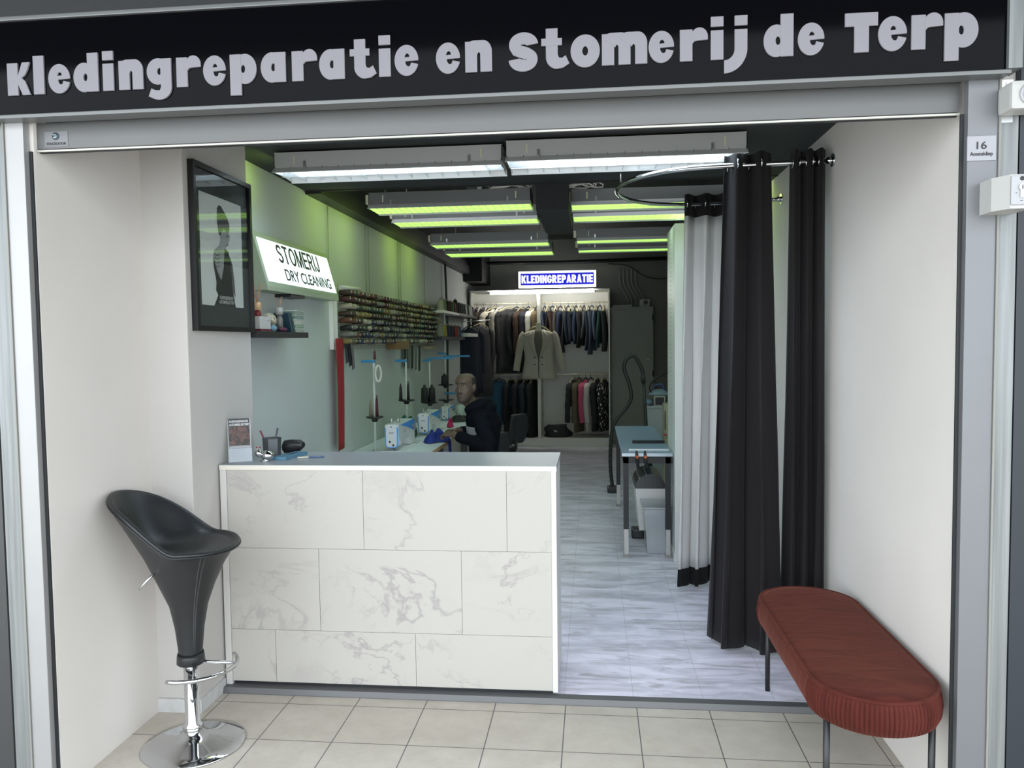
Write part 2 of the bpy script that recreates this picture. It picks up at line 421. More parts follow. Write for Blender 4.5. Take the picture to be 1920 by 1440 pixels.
GL = {
 'K': [rect(0, .40, 0, 1.12), ([(.38, .60), (.58, 1.13), (.87, 1.13), (.76, .84), (.66, .68), (.52, .585)], []), ([(.38, .64), (.56, .585), (.68, .48), (.87, 0), (.57, 0), (.38, .44)], [])],
 'l': [rect(0, .40, 0, 1.33)], 'i': [rect(0, .40, 0, .93), rect(0, .40, 1.05, 1.36)],
 'e': e_glyph(), 'd': [bowl(.40), rect(.53, .93, 0, 1.33)], 'a': [bowl(.40), rect(.50, .89, 0, 1.0)],
 'p': [bowl(.53, .42, .47), rect(0, .40, -.38, 1.0)],
 'g': [(ell(.40, .57, .41, .45), [ell(.45, .57, .075, .12, 18)]), rect(.50, .89, .0, 1.0),
       (arc(.43, .02, .46, .42, 0, -120, 16) + [(.04, -.27), (.15, -.0), (.32, -.08), (.46, -.08), (.50, .02)], [])],
 'n': [rect(0, .40, 0, 1.0), arch(.0, .90)], 'm': [rect(0, .40, 0, 1.0), arch(.0, .93), arch(.53, 1.47)],
 'r': [rect(0, .40, 0, 1.0), ([(.38, .80)] + arc(.62, .76, .27, .29, 150, 0, 14) + [(.89, .66)] + [(.55, .64), (.46, .62), (.38, .52)], [])],
 't': [rect(.15, .54, .34, 1.28), rect(0, .68, .73, .96), (arc(.52, .36, .37, .39, 180, 270, 10) + [(.72, .0), (.92, .13), (.80, .39), (.68, .31), (.58, .33), (.54, .44)], [])],
 'S': s_glyph(), 'o': [(ell(.48, .5, .48, .53), [ell(.48, .5, .095, .15, 20)])],
 'j': [rect(.33, .73, .30, .93), rect(.33, .73, 1.05, 1.36), (arc(.0, .32, .73, .77, -90, 0, 12) + arc(.0, .32, .33, .36, 0, -90, 8), [])],
 'T': [rect(0, .95, .77, 1.16), rect(.27, .69, 0, .80)],
}
XS = [-1.953, -1.859, -1.805, -1.716, -1.612, -1.556, -1.457, -1.355, -1.262, -1.171, -1.067, -.962, -.871, -.769, -.674, -.622, -.488, -.395,
      -.256, -.154, -.063, .034, .178, .272, .365, .405, .522, .624, .76, .857, .951, 1.045]
LET = M('pale_grey_lettering', (.21, .20, .225), .55)
i = 0
for word in ('Kledingreparatie', 'en', 'Stomerij', 'de', 'Terp'):
    b = MB()
    for ch in word:
        x = XS[i]; zb = 2.449 + (x + 1.95) * .0023
        u = .0945 * (1.06 if word == 'Terp' else 1.0)
        for gi, (out, holes) in enumerate(GL[ch]):
            b.prism([(p[0] * u, p[1] * u) for p in out], .006 + gi * .0005, Matrix(((1, 0, 0, x), (0, 0, -1, 2.50), (0, 1, 0, zb - (.006 if ch == 'S' else 0)), (0, 0, 0, 1))), [[(p[0] * u, p[1] * u) for p in h] for h in holes])
        i += 1
    b.build('lettering', LET, sg)
# --- roller shutter: box, guides, corner posts
sb = thing('shutter_box', 'grey metal roller shutter box across the top of the entrance', 'shutter', (-.4, 2.6, 2.28))
MB().box(-1.945, 1.135, 2.60, 2.612, 2.295, 2.385).build('cover', ALU_D, sb)
MB().box(-1.945, 1.135, 2.592, 2.600, 2.284, 2.2905, bev=.001).build('bottom_rail', M('bright_edge_strip', (.42, .41, .37), .35, .3), sb)
MB().box(-1.945, 1.135, 2.612, 2.624, 2.284, 2.385).build('slot', BLACK, sb)
def guide(name, x0, x1, label, inner, rail_m):
    t = thing(name, label, 'shutter guide', ((x0 + x1) / 2, 2.57, Z0))
    MB().box(x0, x1, 2.55, 2.58, Z0, 2.384, bev=.003).build('rail', rail_m, t)
    xi = x1 if inner > 0 else x0
    MB().box(min(xi, xi + inner * .011), max(xi, xi + inner * .011), 2.574, 2.5805, Z0, 2.282).build('slot', BLACK, t)
    xe = x0 if inner > 0 else x1
    MB().box(min(xe, xe - inner * .006), max(xe, xe - inner * .006), 2.545, 2.58, Z0, 2.384).build('edge_strip', M('cream_edge_strip', (.20, .20, .18), .45), t)
    return t
guide('shutter_guide', -2.018, -1.948, 'vertical aluminium shutter guide at left side of the entrance', 1, M('guide_aluminium_lightened', (.33, .325, .325), .45, .4, var=(5, .06)))  # same aluminium as the right guide, lightened in colour for weaker light here
guide('shutter_guide', 1.14, 1.228, 'vertical aluminium shutter guide at right side of the entrance', -1, M('guide_aluminium_darkened', (.165, .168, .178), .45, .4, var=(5, .06)))  # same aluminium, darkened in colour against stronger light on this side
tag(MB().box(-2.085, -2.024, 2.55, 2.578, Z0, 2.368, bev=.002).build('steel_post', GALV), 'galvanised steel post at the far left edge of the shop front', 'post')
tag(MB().box(1.236, 1.286, 2.55, 2.578, Z0, 2.368, bev=.002).build('steel_post', GALV), 'galvanised steel post at the right edge carrying socket and key switch', 'post')
# sticker on the shutter box
st = thing('sticker', 'small grey shutter maker sticker with dark round mark at left end of shutter box', 'sticker', (-1.858, 2.6, 2.302))
MB().box(-1.905, -1.818, 2.5985, 2.60, 2.302, 2.354).build('label_sheet', M('grey_foil', (.17, .175, .185), .5), st)
MB().cyl((-1.863, 2.5985, 2.338), (-1.863, 2.5972, 2.338), .0135, n=28).build('round_mark', M('dark_teal_print', (.012, .025, .035), .5), st)
b = MB()
for zz, w, c0 in ((.3425, .012, -.005), (.3375, .010, .001), (.333, .012, -.003)):
    b.box(-1.863 + c0 - w / 2, -1.863 + c0 + w / 2, 2.5966, 2.5974, 2 + zz - .0012, 2 + zz + .0012)
b.build('mark_lines', M('pale_teal_print', (.35, .5, .55), .5), st)
text('lettering', 'STACKDOOR', BLK_TXT, st, (-1.898, 2.5982, 2.308), (1, 0, 0), (0, 0, 1), .0085, .073, .0008, .02)
# number plate
npq = thing('number_plate', 'grey house number plate reading 16 Amsteldiep on right shutter guide', 'plate', (1.178, 2.55, 2.133))
MB().box(1.138, 1.221, 2.546, 2.55, 2.133, 2.207, bev=.0008).build('plate', M('grey_plate', (.30, .30, .325), .4), npq)
text('number', '16', BLK_TXT, npq, (1.1645, 2.5455, 2.168), (1, 0, 0), (0, 0, 1), .0225, .029, .0008, .01)
text('street_name', 'Amsteldiep', BLK_TXT, npq, (1.1455, 2.5455, 2.148), (1, 0, 0), (0, 0, 1), .0115, .066, .0008, .015)
# socket box
so = thing('socket_box', 'white plug socket box at top of right steel post', 'socket', (1.275, 2.5, 2.25))
b = MB().box(1.235, 1.268, 2.549, 2.552, 2.245, 2.372); b.cyl((1.252, 2.549, 2.36), (1.252, 2.545, 2.36), .006, n=12)
b.build('mounting_plate', STEEL, so)
MB().box(1.222, 1.318, 2.465, 2.549, 2.262, 2.345, bev=.014).build('body', WHITE_PLASTIC, so)
b = MB(); b.lathe([(.030, 0), (.033, .004), (.030, .006), (.024, .0055), (.023, .002), (.0, .002)], n=32)
o_ = b.v; cx, cz = 1.276, 2.304
for v in b.v: v.xyz = (cx + v.x, 2.466 - v.z, cz + v.y)
b.build('socket_face', M('white_plastic_satin', (.35, .35, .37), .4), so)
b = MB()
for dx, dz in ((-.0095, 0), (.0095, 0), (0, 0)): b.cyl((cx + dx, 2.4655, cz + dz), (cx + dx, 2.4625, cz + dz), .0033, n=12)
b.box(cx - .004, cx + .004, 2.4615, 2.4655, cz + .018, cz + .024).box(cx - .004, cx + .004, 2.4615, 2.4655, cz - .024, cz - .018)
b.build('contacts', BLK_TXT, so)
# key switch
ks = thing('key_switch', 'white key switch box with lock cylinder on right steel post', 'switch', (1.225, 2.47, 1.965))
b = MB(); outl = [(1.178, 2.55), (1.178, 2.48), (1.206, 2.43), (1.268, 2.43), (1.268, 2.55)]
b.prism([(x, y) for x, y in outl], .098, Matrix(((1, 0, 0, 0), (0, 1, 0, 0), (0, 0, 1, 1.968), (0, 0, 0, 1))))
b.build('body', WHITE_PLASTIC, ks)
MB().box(1.206, 1.262, 2.424, 2.431, 1.978, 2.062, bev=.004).build('front_plate', M('white_plastic_satin', (.35, .35, .37), .4), ks)
b = MB().cyl((1.235, 2.425, 2.028), (1.235, 2.419, 2.028), .0095, n=20).box(1.230, 1.240, 2.420, 2.425, 1.998, 2.026)
b.build('lock_cylinder', STEEL, ks)
MB().box(1.2338, 1.2362, 2.4175, 2.4195, 2.022, 2.034).build('keyhole', BLK_TXT, ks)
MB().cyl((1.2355, 2.4245, 2.053), (1.2355, 2.4235, 2.053), .0065, n=16).build('upper_symbol', BLK_TXT, ks)
MB().cyl((1.220, 2.4245, 2.012), (1.220, 2.4235, 2.012), .0015, n=8).build('dot', BLK_TXT, ks)
MB().box(1.231, 1.238, 2.4235, 2.4245, 1.989, 1.991).build('lower_symbol', BLK_TXT, ks)
# loose flake of paint on the left wall
b = MB(); b.sheet(lambda u, v: Vector((-1.932 + .006 * math.sin(u * PI) * (1 - v), 3.345 + .075 * u, 2.214 - .018 * u - (.004 + .014 * math.sin(u * PI)) * v)), 10, 4)
tag(solidify(b.build('paint_flake', M('grey_paint_flake', (.5, .5, .48), .8)), .001), 'small curled flake of paint on the left entrance wall', 'paint flake')

# ================================================================== COUNTER
ct = thing('counter', 'white marble-look tiled service counter at the entrance', 'counter', (-.95, 3.68, 0))
MARB = mat_counter(); MARB_T = M('counter_top_marble', (.30, .325, .345), .3, var=(5, .06))
YB = 3.46
def seams(z0, z1, xs):
    b_ = []
    for xa, xb in zip(xs, xs[1:]): b_.append((xa + .001, xb - .001, z0 + .001, z1 - .001))
    return b_
b = MB()
for xa, xb, za, zb_ in seams(.655, 1.022, [-1.703, -1.053, -.391, -.19]) + seams(.268, .655, [-1.703, -1.269, -.601, -.19]) + seams(.018, .268, [-1.703, -1.488, -.820, -.19]):
    b.box(xa, xb, YB, YB + .012, za, zb_)
b.build('front_panel', MARB, ct)
MB().box(-1.703, -.19, YB + .004, YB + .03, .018, 1.022).build('carcass', M('grey_grout', (.33, .33, .34), .8), ct)
MB().box(-1.735, -1.704, YB - .002, YB + .06, .0, 1.022, bev=.002).build('corner_post', M('white_trim', (.56, .54, .52), .4), ct)
MB().box(-.19, -.168, YB, 3.87, .012, 1.022).build('side_panel', M('grey_white_laminate', (.60, .61, .62), .4), ct)
MB().box(-1.735, -.165, YB - .004, 3.90, 1.022, 1.045, bev=.002).build('counter_top', [MARB_T], ct)
MB().box(-1.735, -.165, YB - .0055, YB - .003, 1.022, 1.0435).build('front_edge', M('cream_edge_band', (.66, .62, .55), .4), ct)
MB().box(-1.70, -.19, YB + .012, YB + .03, .0, .018).build('plinth', BLACK, ct)
MB().box(-1.70, -1.68, YB + .03, 3.87, .0, 1.022).build('side_panel', M('grey_white_laminate', (.60, .61, .62), .4), ct)

# ================================================================== BAR STOOL
SX, SY = -1.632, 2.958
bs = thing('bar_stool', 'black leather bucket bar stool on a chrome pedestal left of the counter', 'bar stool', (SX, SY, Z0))
BL = M('black_leather', (.012, .013, .015), .42, spec=.5, bump=(120, .08))
b = MB().lathe([(.0, .0), (.200, .0), (.203, .004), (.198, .009), (.15, .020), (.09, .032), (.05, .046), (.034, .062), (.0, .062)], (SX, SY, Z0), 56)
b.build('base_plate', CHROME, bs)
b = MB().lathe([(.031, .05), (.036, .062), (.040, .075), (.040, .090), (.030, .098), (.029, .33)], (SX, SY, Z0), 32)
b.lathe([(.035, .33), (.038, .335), (.038, .365), (.030, .37)], (SX, SY, Z0), 32); b.build('column', CHROME, bs)
FA = math.radians(4)      # facing direction of the seat
fd = Vector((math.cos(FA), math.sin(FA), 0)); sd = Vector((-math.sin(FA), math.cos(FA), 0))
NA = 64
def rim_r(a):               # a = 0 in front, pi at the back
    c = (1 - math.cos(a)) / 2
    return math.hypot((lerp(.195, .292, c)) * math.cos(a), .208 * math.sin(a))
def rim_z(a):
    c = (1 - math.cos(a)) / 2
    return .800 + .012 * math.sin(a) ** 2 + .215 * max(0, (c - .42) / .58) ** 1.25
def seat_pt(a, r, z): return Vector((SX, SY, 0)) + fd * (r * math.cos(a)) + sd * (r * math.sin(a)) + Vector((0, 0, z))
rings = []
prof = [(0, .046, 0), (.04, .046, .0), (.25, .056, .0), (.45, .074, .02), (.62, .105, .15), (.75, .150, .42), (.86, .195, .72), (.94, .222, .92), (1.0, 1, 1)]
for t, r0, w in prof:
    ring = []
    for j in range(NA):
        a = 2 * PI * j / NA; R = rim_r(a); zr = rim_z(a) - .012
        zc = .345 + (.80 - .345) * min(1, t * 1.04)
        z = lerp(zc, zr, max(0, (t - .62) / .38) ** 1.4) if t > .62 else zc
        r = lerp(r0, R * (r0 / .235), w) if t < 1 else R
        back = (1 - math.cos(a)) / 2
        ring.append(seat_pt(a, min(r, R), z))
    rings.append(ring)
def roff(ring_off):         # (inset, drop) from the rim
    return [seat_pt(2 * PI * j / NA, rim_r(2 * PI * j / NA) - ring_off[0], rim_z(2 * PI * j / NA) - ring_off[1]) for j in range(NA)]
rings.append(roff((-.004, .004))); rings.append(roff((.002, -.004))); rings.append(roff((.014, -.004))); rings.append(roff((.022, .006)))
for kk, f_ in ((.86, .35), (.72, .72), (.55, .97), (.3, 1.0), (.02, 1.0)):
    ring = []
    for j in range(NA):
        a = 2 * PI * j / NA; R = (rim_r(a) - .02) * kk; zs = .805 - .022 * (1 - kk)
        ring.append(seat_pt(a, R, lerp(rim_z(a) - .004, zs, f_)))
    rings.append(ring)
b = MB().loft(rings, 0, True); b.build('seat_shell', BL, bs)
b = MB().tube([seat_pt(2 * PI * j / NA, rim_r(2 * PI * j / NA) + .003, rim_z(2 * PI * j / NA) - .012) for j in range(NA)], .0035, 6, closed=True); b.build('rim_piping', BLACK, bs)
for da in (-.55, -.47):
    a = da - .3; MB().tube([rings[q][int(round((a % (2 * PI)) / (2 * PI) * NA)) % NA] for q in range(1, 9)], .0022, 5).build('seam', M('grey_stitching', (.05, .052, .056), .5), bs)
b = MB().lathe([(.050, .345), (.055, .35), (.053, .375), (.050, .39), (.047, .385)], (SX, SY, Z0 - .005), 32); b.build('collar', BLACK, bs)
# foot rest: two spokes and an arc
fa = math.radians(-25); fz = .345
C0 = Vector((SX, SY, Z0 + fz))
ap = [C0 + Vector((math.cos(fa + q) * .055, math.sin(fa + q) * .055, 0)) + Vector((math.cos(fa), math.sin(fa), 0)) * 0 for q in (0,)]
ring_c = C0 + Vector((math.cos(fa) * .02, math.sin(fa) * .02, -.01))
b = MB(); apts = []
for j in range(25):
    q = fa + math.radians(-74 + 148 * j / 24); apts.append(ring_c + Vector((math.cos(q) * .165, math.sin(q) * .165, .0)))
b.tube(apts, .0085, 10)
for j in (6, 18): b.tube([C0 + Vector((math.cos(fa + (j - 12) * .03) * .03, math.sin(fa + (j - 12) * .03) * .03, .005)), apts[j]], .0075, 10)
b.build('foot_rest', CHROME, bs)
lv = Vector((SX - .085, SY - .10, .715))
b = MB().cyl(lv + Vector((.012, .03, .005)), lv + Vector((.010, .0, .005)), .016, n=16); b.build('lever_grommet', BLACK, bs)
b = MB().tube([lv + Vector((.01, .012, .005)), lv + Vector((.008, -.03, -.004)), lv + Vector((-.028, -.06, -.05))], .0055, 10); b.build('height_lever', CHROME, bs)

# ================================================================== RED BENCH
be = thing('upholstered_bench', 'long oval rust red velvet bench with black metal legs at right wall', 'bench', (.925, 3.09, Z0))
VEL = NT('rust_velvet', .85, .2)
p_ = VEL.n('ShaderNodeTexCoord').outputs['Object']
n_ = VEL.noise(p_, 6, 5, .6); n2_ = VEL.noise(VEL.scale(p_, (4, 14, 4)), 1.2, 4, .6, .8)
VEL.color(VEL.mix(VEL.mapr(n2_, .4, .65), VEL.mix(VEL.mapr(n_, .3, .7), (.064, .0115, .0080), (.086, .0165, .0115)), (.050, .0085, .006)))
VEL.b.inputs['Sheen Weight'].default_value = .16; VEL.b.inputs['Sheen Tint'].default_value = (.9, .35, .25, 1); VEL.b.inputs['Sheen Roughness'].default_value = .4
bpn = VEL.n('ShaderNodeBump'); bpn.inputs['Strength'].default_value = .25; bpn.inputs['Distance'].default_value = .02
VEL.l(n2_, bpn.inputs['Height']); VEL.l(bpn.outputs[0], VEL.b.inputs['Normal'])
BX, BY0, BY1, BR = .928, 2.70, 3.465, .214
def stadium(r, n_end=360, n_side=24, pleat=0.0):
    pts = []
    def prof(i): return pleat * (abs(math.sin(i * PI * 46 / n_end)) ** .6 - .6)
    for i in range(n_end):
        a = PI * i / n_end; rr = r + prof(i); pts.append((BX + rr * math.cos(a), BY1 + rr * math.sin(a)))
    for i in range(n_side):
        pts.append((BX - r - .0, lerp(BY1, BY0, i / n_side)))
    for i in range(n_end):
        a = PI + PI * i / n_end; rr = r + prof(i); pts.append((BX + rr * math.cos(a), BY0 + rr * math.sin(a)))
    for i in range(n_side):
        pts.append((BX + r, lerp(BY0, BY1, i / n_side)))
    return pts
b = MB(); rings = []
for z, dr, pl in ((.337, -.05, 0), (.337, -.018, .002), (.345, -.006, .006), (.370, .004, .009), (.40, .007, .009), (.43, .003, .009), (.447, -.002, .006), (.452, -.006, .001)):
    rings.append([Vector((x, y, z)) for x, y in stadium(BR - .007 + dr, pleat=pl)])
b.loft(rings, 0, False); b.build('pleated_side', VEL.m, be)
b = MB(); rings = []
for z, dr in ((.449, -.012), (.456, -.016), (.461, -.04), (.465, -.09), (.467, -.15), (.467, -.2)):
    rings.append([Vector((x, y, z)) for x, y in stadium(BR + dr, 48, 12)])
b.loft(rings, 0, True); b.build('seat_top', VEL.m, be)
b = MB().tube([(x, y, .4535) for x, y in stadium(BR - .011, 48, 12)], .006, 8, closed=True); b.build('piping', VEL.m, be)
b = MB().loft([[Vector((x, y, z)) for x, y in stadium(BR - .05, 30, 6)] for z in (.325, .338)]); b.build('underframe', BLACK, be)
for x, y, zf in ((.762, 2.62, Z0), (1.095, 2.62, Z0), (.78, 3.58, 0), (1.085, 3.58, 0)):
    b = MB().cyl((x, y, zf), (x, y, .34), .011, n=16); b.build('leg', BLACK, be)

# ================================================================== FITTING CUBICLE: RAIL AND CURTAINS
RZ = 2.455
rail = [(RX, 3.96, RZ), (.95, 3.985, RZ), (.62, 4.02, RZ)]
for j in range(1, 20):
    a = PI / 2 + PI * (20 - j) / 20 - PI
    rail.append((.62 - .48 * math.cos(a), 4.56 + .54 * math.sin(a) * 1.0 * (1 if True else 1), RZ))
rail = [(RX, 3.96, RZ), (.95, 3.985, RZ)] + [(.62 - .48 * math.sin(PI * j / 22), 4.555 - .545 * math.cos(PI * j / 22), RZ) for j in range(23)] + [(.95, 5.06, RZ), (RX, 5.0, RZ)]
cr = thing('curtain_rail', 'curved chrome curtain rail of the fitting cubicle', 'curtain rail', (.8, 4.5, RZ))
MB().tube(rail, .0125, 12).build('rail_tube', CHROME, cr)
for y in (3.96, 5.0):
    b = MB().cyl((RX, y, RZ), (RX - .008, y, RZ), .032, n=20).cyl((RX - .006, y, RZ), (RX - .03, y, RZ), .017, n=20); b.build('wall_flange', CHROME, cr)
MB().cyl((.16, 4.44, RZ), (.16, 4.44, 2.62), .005, n=8).build('ceiling_rod', CHROME, cr)

def curtain(path_top, path_bot, ztop, zbot, folds, amp_t, amp_b, thick, mat_bands, parent, ph=0.0, nv=30, hem_wave=.0, taper=None):
    """pleated cloth; mat_bands = [(name, v0, v1, material)]"""
    pt = [Vector(p) for p in path_top]; pb = [Vector(p) for p in path_bot]
    def along(P, u):
        s_ = u * (len(P) - 1); i_ = min(int(s_), len(P) - 2); return P[i_].lerp(P[i_ + 1], s_ - i_)
    def fn(u, v):
        a, c = along(pt, u), along(pb, u); p = a.lerp(c, v); d = (along(pt, min(1, u + .02)) - along(pt, max(0, u - .02))).normalized()
        n = Vector((-d.y, d.x, 0)); w = 2 * PI * folds * (u + .012 * math.sin(5 * v + 9 * u)) + ph
        A = lerp(amp_t, amp_b, min(1, v * 1.6)); off = A * (math.sin(w) + .16 * math.sin(2 * w + 1 + 3 * v) * v)
        z = lerp(ztop, zbot, v) + (hem_wave * math.sin(w * .5 + 1) * max(0, v - .9) * 10)
        side = d * (A * .45 * math.sin(2 * w + .7) * v)
        return Vector((p.x, p.y, 0)) + n * off + side + Vector((0, 0, z))
    for nm, v0, v1, m_ in mat_bands:
        k_ = max(3, int(nv * (v1 - v0)))
        b_ = MB().sheet(lambda u, v: fn(u, lerp(v0, v1, v)), int(folds * 18), k_)
        solidify(b_.build(nm, m_, parent, recalc=False), thick)
    return fn
CURT = M('charcoal_curtain_cloth', (.012, .0105, .012), .9, spec=.2, sheen=.06, bump=(300, .1))
CURT_W = M('white_lining_cloth', (.62, .62, .61), .85)
def eyelets(fn, folds, parent, v=.018, ph=0):
    for q in range(int(folds * 2)):
        u = (q + .25) / (folds * 2); p = fn(min(.98, u), v); p.z = RZ
        MB().tube([p + Vector((0, .024 * math.cos(t), .024 * math.sin(t))) for t in [2 * PI * i_ / 14 for i_ in range(14)]], .004, 6, closed=True).build('eyelet', CHROME, parent)
c1 = thing('curtain', 'charcoal curtain hanging left of its twin, white wall between them', 'curtain', (.78, 4.0, .02), 'charcoal cubicle curtains')
fn = curtain([(.655, 4.02, 0), (.76, 4.0, 0), (.875, 3.985, 0)], [(.575, 4.10, 0), (.74, 4.03, 0), (.93, 3.97, 0)], 2.512, .022, 2.1, .038, .072, .003, [('cloth', 0, 1, CURT)], c1, .6, hem_wave=.004)
eyelets(fn, 2.1, c1)
c2 = thing('curtain', 'charcoal curtain hanging against the right wall behind the bench', 'curtain', (1.05, 3.98, .02), 'charcoal cubicle curtains')
fn = curtain([(.965, 3.985, 0), (1.05, 3.975, 0), (1.125, 3.965, 0)], [(.97, 4.05, 0), (1.05, 4.0, 0), (1.125, 3.98, 0)], 2.512, .025, 2.8, .032, .048, .003, [('cloth', 0, 1, CURT)], c2, 2.2, hem_wave=.004)
eyelets(fn, 2.8, c2)
c3 = thing('curtain', 'white-lined curtain with black top and hem at back of the fitting cubicle', 'curtain', (.72, 5.08, .03))
fn = curtain([(.585, 5.10, 0), (.75, 5.09, 0), (.95, 5.06, 0)], [(.525, 5.06, 0), (.70, 5.08, 0), (.95, 5.12, 0)], 2.515, .02, 3.0, .040, .054, .003,
        [('top_band', 0, .055, CURT), ('lining', .055, .955, CURT_W), ('hem_band', .955, 1, CURT)], c3, 3.6, hem_wave=.006)
eyelets(fn, 3.0, c3)

# tall white cupboard with rows of pin holes
cu = thing('tall_cupboard', 'tall white cupboard with a line of shelf holes behind the white curtain', 'cupboard', (.87, 5.92, 0))
MB().box(.58, .60, 5.66, 6.20, .0, 2.42, bev=.001).build('side_panel', M('white_board', (.74, .76, .74), .45), cu)
MB().box(.60, 1.15, 5.66, 5.68, .0, 2.42).build('back_panel', M('white_board', (.74, .76, .74), .45), cu)
MB().box(.60, 1.15, 5.68, 6.20, 2.40, 2.42).build('top_board', WHITE_LACQ, cu)
MB().box(.60, 1.15, 5.68, 6.20, .05, .07).build('shelf', WHITE_LACQ, cu)
MB().box(1.13, 1.15, 5.68, 6.20, .0, 2.42).build('side_panel', WHITE_LACQ, cu)
for q in range(66):
    z = .16 + q * .0335; MB().cyl((.5805, 5.93, z), (.5785, 5.93, z), .005, n=8).build('pin_hole', M('hole_plug_grey', (.12, .12, .12), .8), cu)
MB().box(.572, .58, 5.66, 6.2, .0, .06).build('plinth', WHITE_LACQ, cu)

# ================================================================== CEILING LAMPS
REFL = M('mirror_louvre', (.62, .64, .62), .25, .9)
HOUS = M('grey_lamp_housing', (.42, .43, .44), .5)
HOUS_D = M('dark_grey_lamp_housing', (.13, .135, .135), .5)
def lamp(label, x0, x1, y0, y1, zb, green, ceil_z, group, cells=14):
    t = thing('ceiling_lamp', label, 'lamp', ((x0 + x1) / 2, (y0 + y1) / 2, zb), group)
    H = HOUS_D if green else HOUS
    b = MB()
    h = .085
    b.box(x0, x1, y0 + .035, y0 + .040, zb + .022, zb + h + .02).box(x0, x1, y1 - .040, y1 - .035, zb + .022, zb + h + .02)
    b.box(x0, x1, y0 + .035, y1 - .035, zb + h + .02, zb + h + .024)
    b.box(x0 - .0, x0 + .004, y0 + .035, y1 - .035, zb + .022, zb + h + .02).box(x1 - .004, x1, y0 + .035, y1 - .035, zb + .022, zb + h + .02)
    b.build('housing', H, t)
    for ya, yb_ in ((y0, y0 + .036), (y1, y1 - .036)):      # flared lips
        b = MB().add([(x0, ya, zb), (x1, ya, zb), (x1, yb_, zb + .03), (x0, yb_, zb + .03), (x0, ya, zb - .003), (x1, ya, zb - .003), (x1, yb_, zb + .027), (x0, yb_, zb + .027)],
              [(0, 1, 2, 3), (4, 5, 6, 7), (0, 1, 5, 4), (2, 3, 7, 6), (0, 3, 7, 4), (1, 2, 6, 5)])
        b.build('lip', M('white_lamp_trim', (.66, .67, .66), .4), t)
    b = MB(); n = cells
    ym = (y0 + y1) / 2
    mats = REFL if not green else M('frosted_louvre', (.72, .78, .55), .5)
    for q in range(n + 1):
        x = lerp(x0 + .006, x1 - .006, q / n)
        hl = .010 if green else .036
        b.prism([(y0 + .01, 0), (ym, hl * .17), (y1 - .01, 0), (y1 - .036, hl), (y0 + .036, hl)], .0015, Matrix(((0, 0, 1, x), (1, 0, 0, 0), (0, 1, 0, zb + (-.001 if green else .002)), (0, 0, 0, 1))))
    b.box(x0, x1, ym - .002, ym + .002, zb + .001, zb + (.006 if green else .038))
    b.build('louvre', mats, t)
    if green:
        MB().box(x0 + .004, x1 - .004, y0 + .03, y1 - .03, zb + .004, zb + .008).build('diffuser', M('lit_green_diffuser', (.6, .8, .3), .6, emit=LAMP_GREEN[0], es=LAMP_GREEN[1]), t)
    else:
        for yy in (lerp(y0, y1, .33), lerp(y0, y1, .67)): MB().cyl((x0 + .03, yy, zb + .072), (x1 - .03, yy, zb + .072), .013, n=14).build('lamp_tube', M('white_fluorescent_tube', (.9, .9, .9), .4, emit=(1.0, 1.0, .92), es=1.6), t)
    if green:
        MB().box(x0 - .028, x0, y0 + .06, y0 + .11, zb + .04, zb + .10, bev=.004).build('connector', M('cream_plastic', (.62, .58, .45), .5), t)
    for f1, f2, f3 in ((.08, .14, .09), (.92, .86, .91)):
        xx = lerp(x0, x1, f1); MB().cyl((xx, ym, zb + h + .02), (xx, ym, ceil_z), .003, n=6).build('hanger_wire', STEEL, t)
        xx = lerp(x0, x1, f2); MB().box(xx - .006, xx + .006, y0 + .028, y0 + .035, zb + .03, zb + .06).build('clip', STEEL, t)
        xx = lerp(x0, x1, f3); MB().box(xx - .004, xx + .004, y0 + .0335, y0 + .0352, zb + .045, zb + .09).build('slot', M('pale_slot', (.55, .58, .4), .5), t)
    def glow(sx, sy, col, e, loc, rot, spread=180):          # area lights: bluish downward fill added, green spill at the end by the wall
        ld = bpy.data.lights.new('lamp_glow', 'AREA'); ld.shape = 'RECTANGLE'; ld.size = sx; ld.size_y = sy; ld.color = col; ld.energy = e; ld.spread = math.radians(spread)
        lo = bpy.data.objects.new('lamp_glow', ld); COL.objects.link(lo); lo.parent = t; lo.location = loc; lo.rotation_euler = rot
    hx = (x1 - x0) / 2
    if not green: glow(x1 - x0 - .1, y1 - y0 - .1, (.72, .85, 1.0), LAMP_WHITE_POWER, (0, 0, .098), (0, 0, 0))
    else: glow(x1 - x0 - .1, y1 - y0 - .1, (.66, .82, 1.0), REAR_FILL_POWER, (0, 0, -.004), (0, 0, 0), 125)  # bluish fill added below the green diffuser to brighten the deep floor
    if 'left' in label: glow(.07, y1 - y0 - .08, (.66, 1.0, .10), LAMP_END_POWER * (.55 if not green else 1), (-hx - .032, 0, .05), (0, math.radians(68), 0))
    elif green: glow(.07, y1 - y0 - .08, (.66, 1.0, .10), LAMP_END_POWER * .4, (hx + .003, 0, .05), (0, math.radians(-68), 0))
    return t
lamp('louvred strip lamp nearest the entrance, left one of the front pair', -1.665, -.455, 3.99, 4.27, 2.50, False, 2.62, 'ceiling strip lamps')
lamp('louvred strip lamp nearest the entrance, right one above the curtain rail', -.43, .755, 3.93, 4.25, 2.50, False, 2.62, 'ceiling strip lamps')
for (nm, yL, yR) in (('first green lit strip lamp behind the front ceiling', (5.14, 5.43), (5.25, 5.51)), ('second green lit strip lamp from the entrance', (5.77, 6.05), (5.74, 6.03)),
                     ('third green lit strip lamp from the entrance', (7.16, 7.45), (7.11, 7.35)), ('farthest green lit strip lamp', (7.88, 8.24), (7.86, 8.10))):
    lamp(nm + ', left row', -1.49, -.40, *yL, 2.50, True, 3.2, 'ceiling strip lamps', 22)
    lamp(nm + ', right row', -.14, 1.05, *yR, 2.50, True, 3.2, 'ceiling strip lamps', 22)
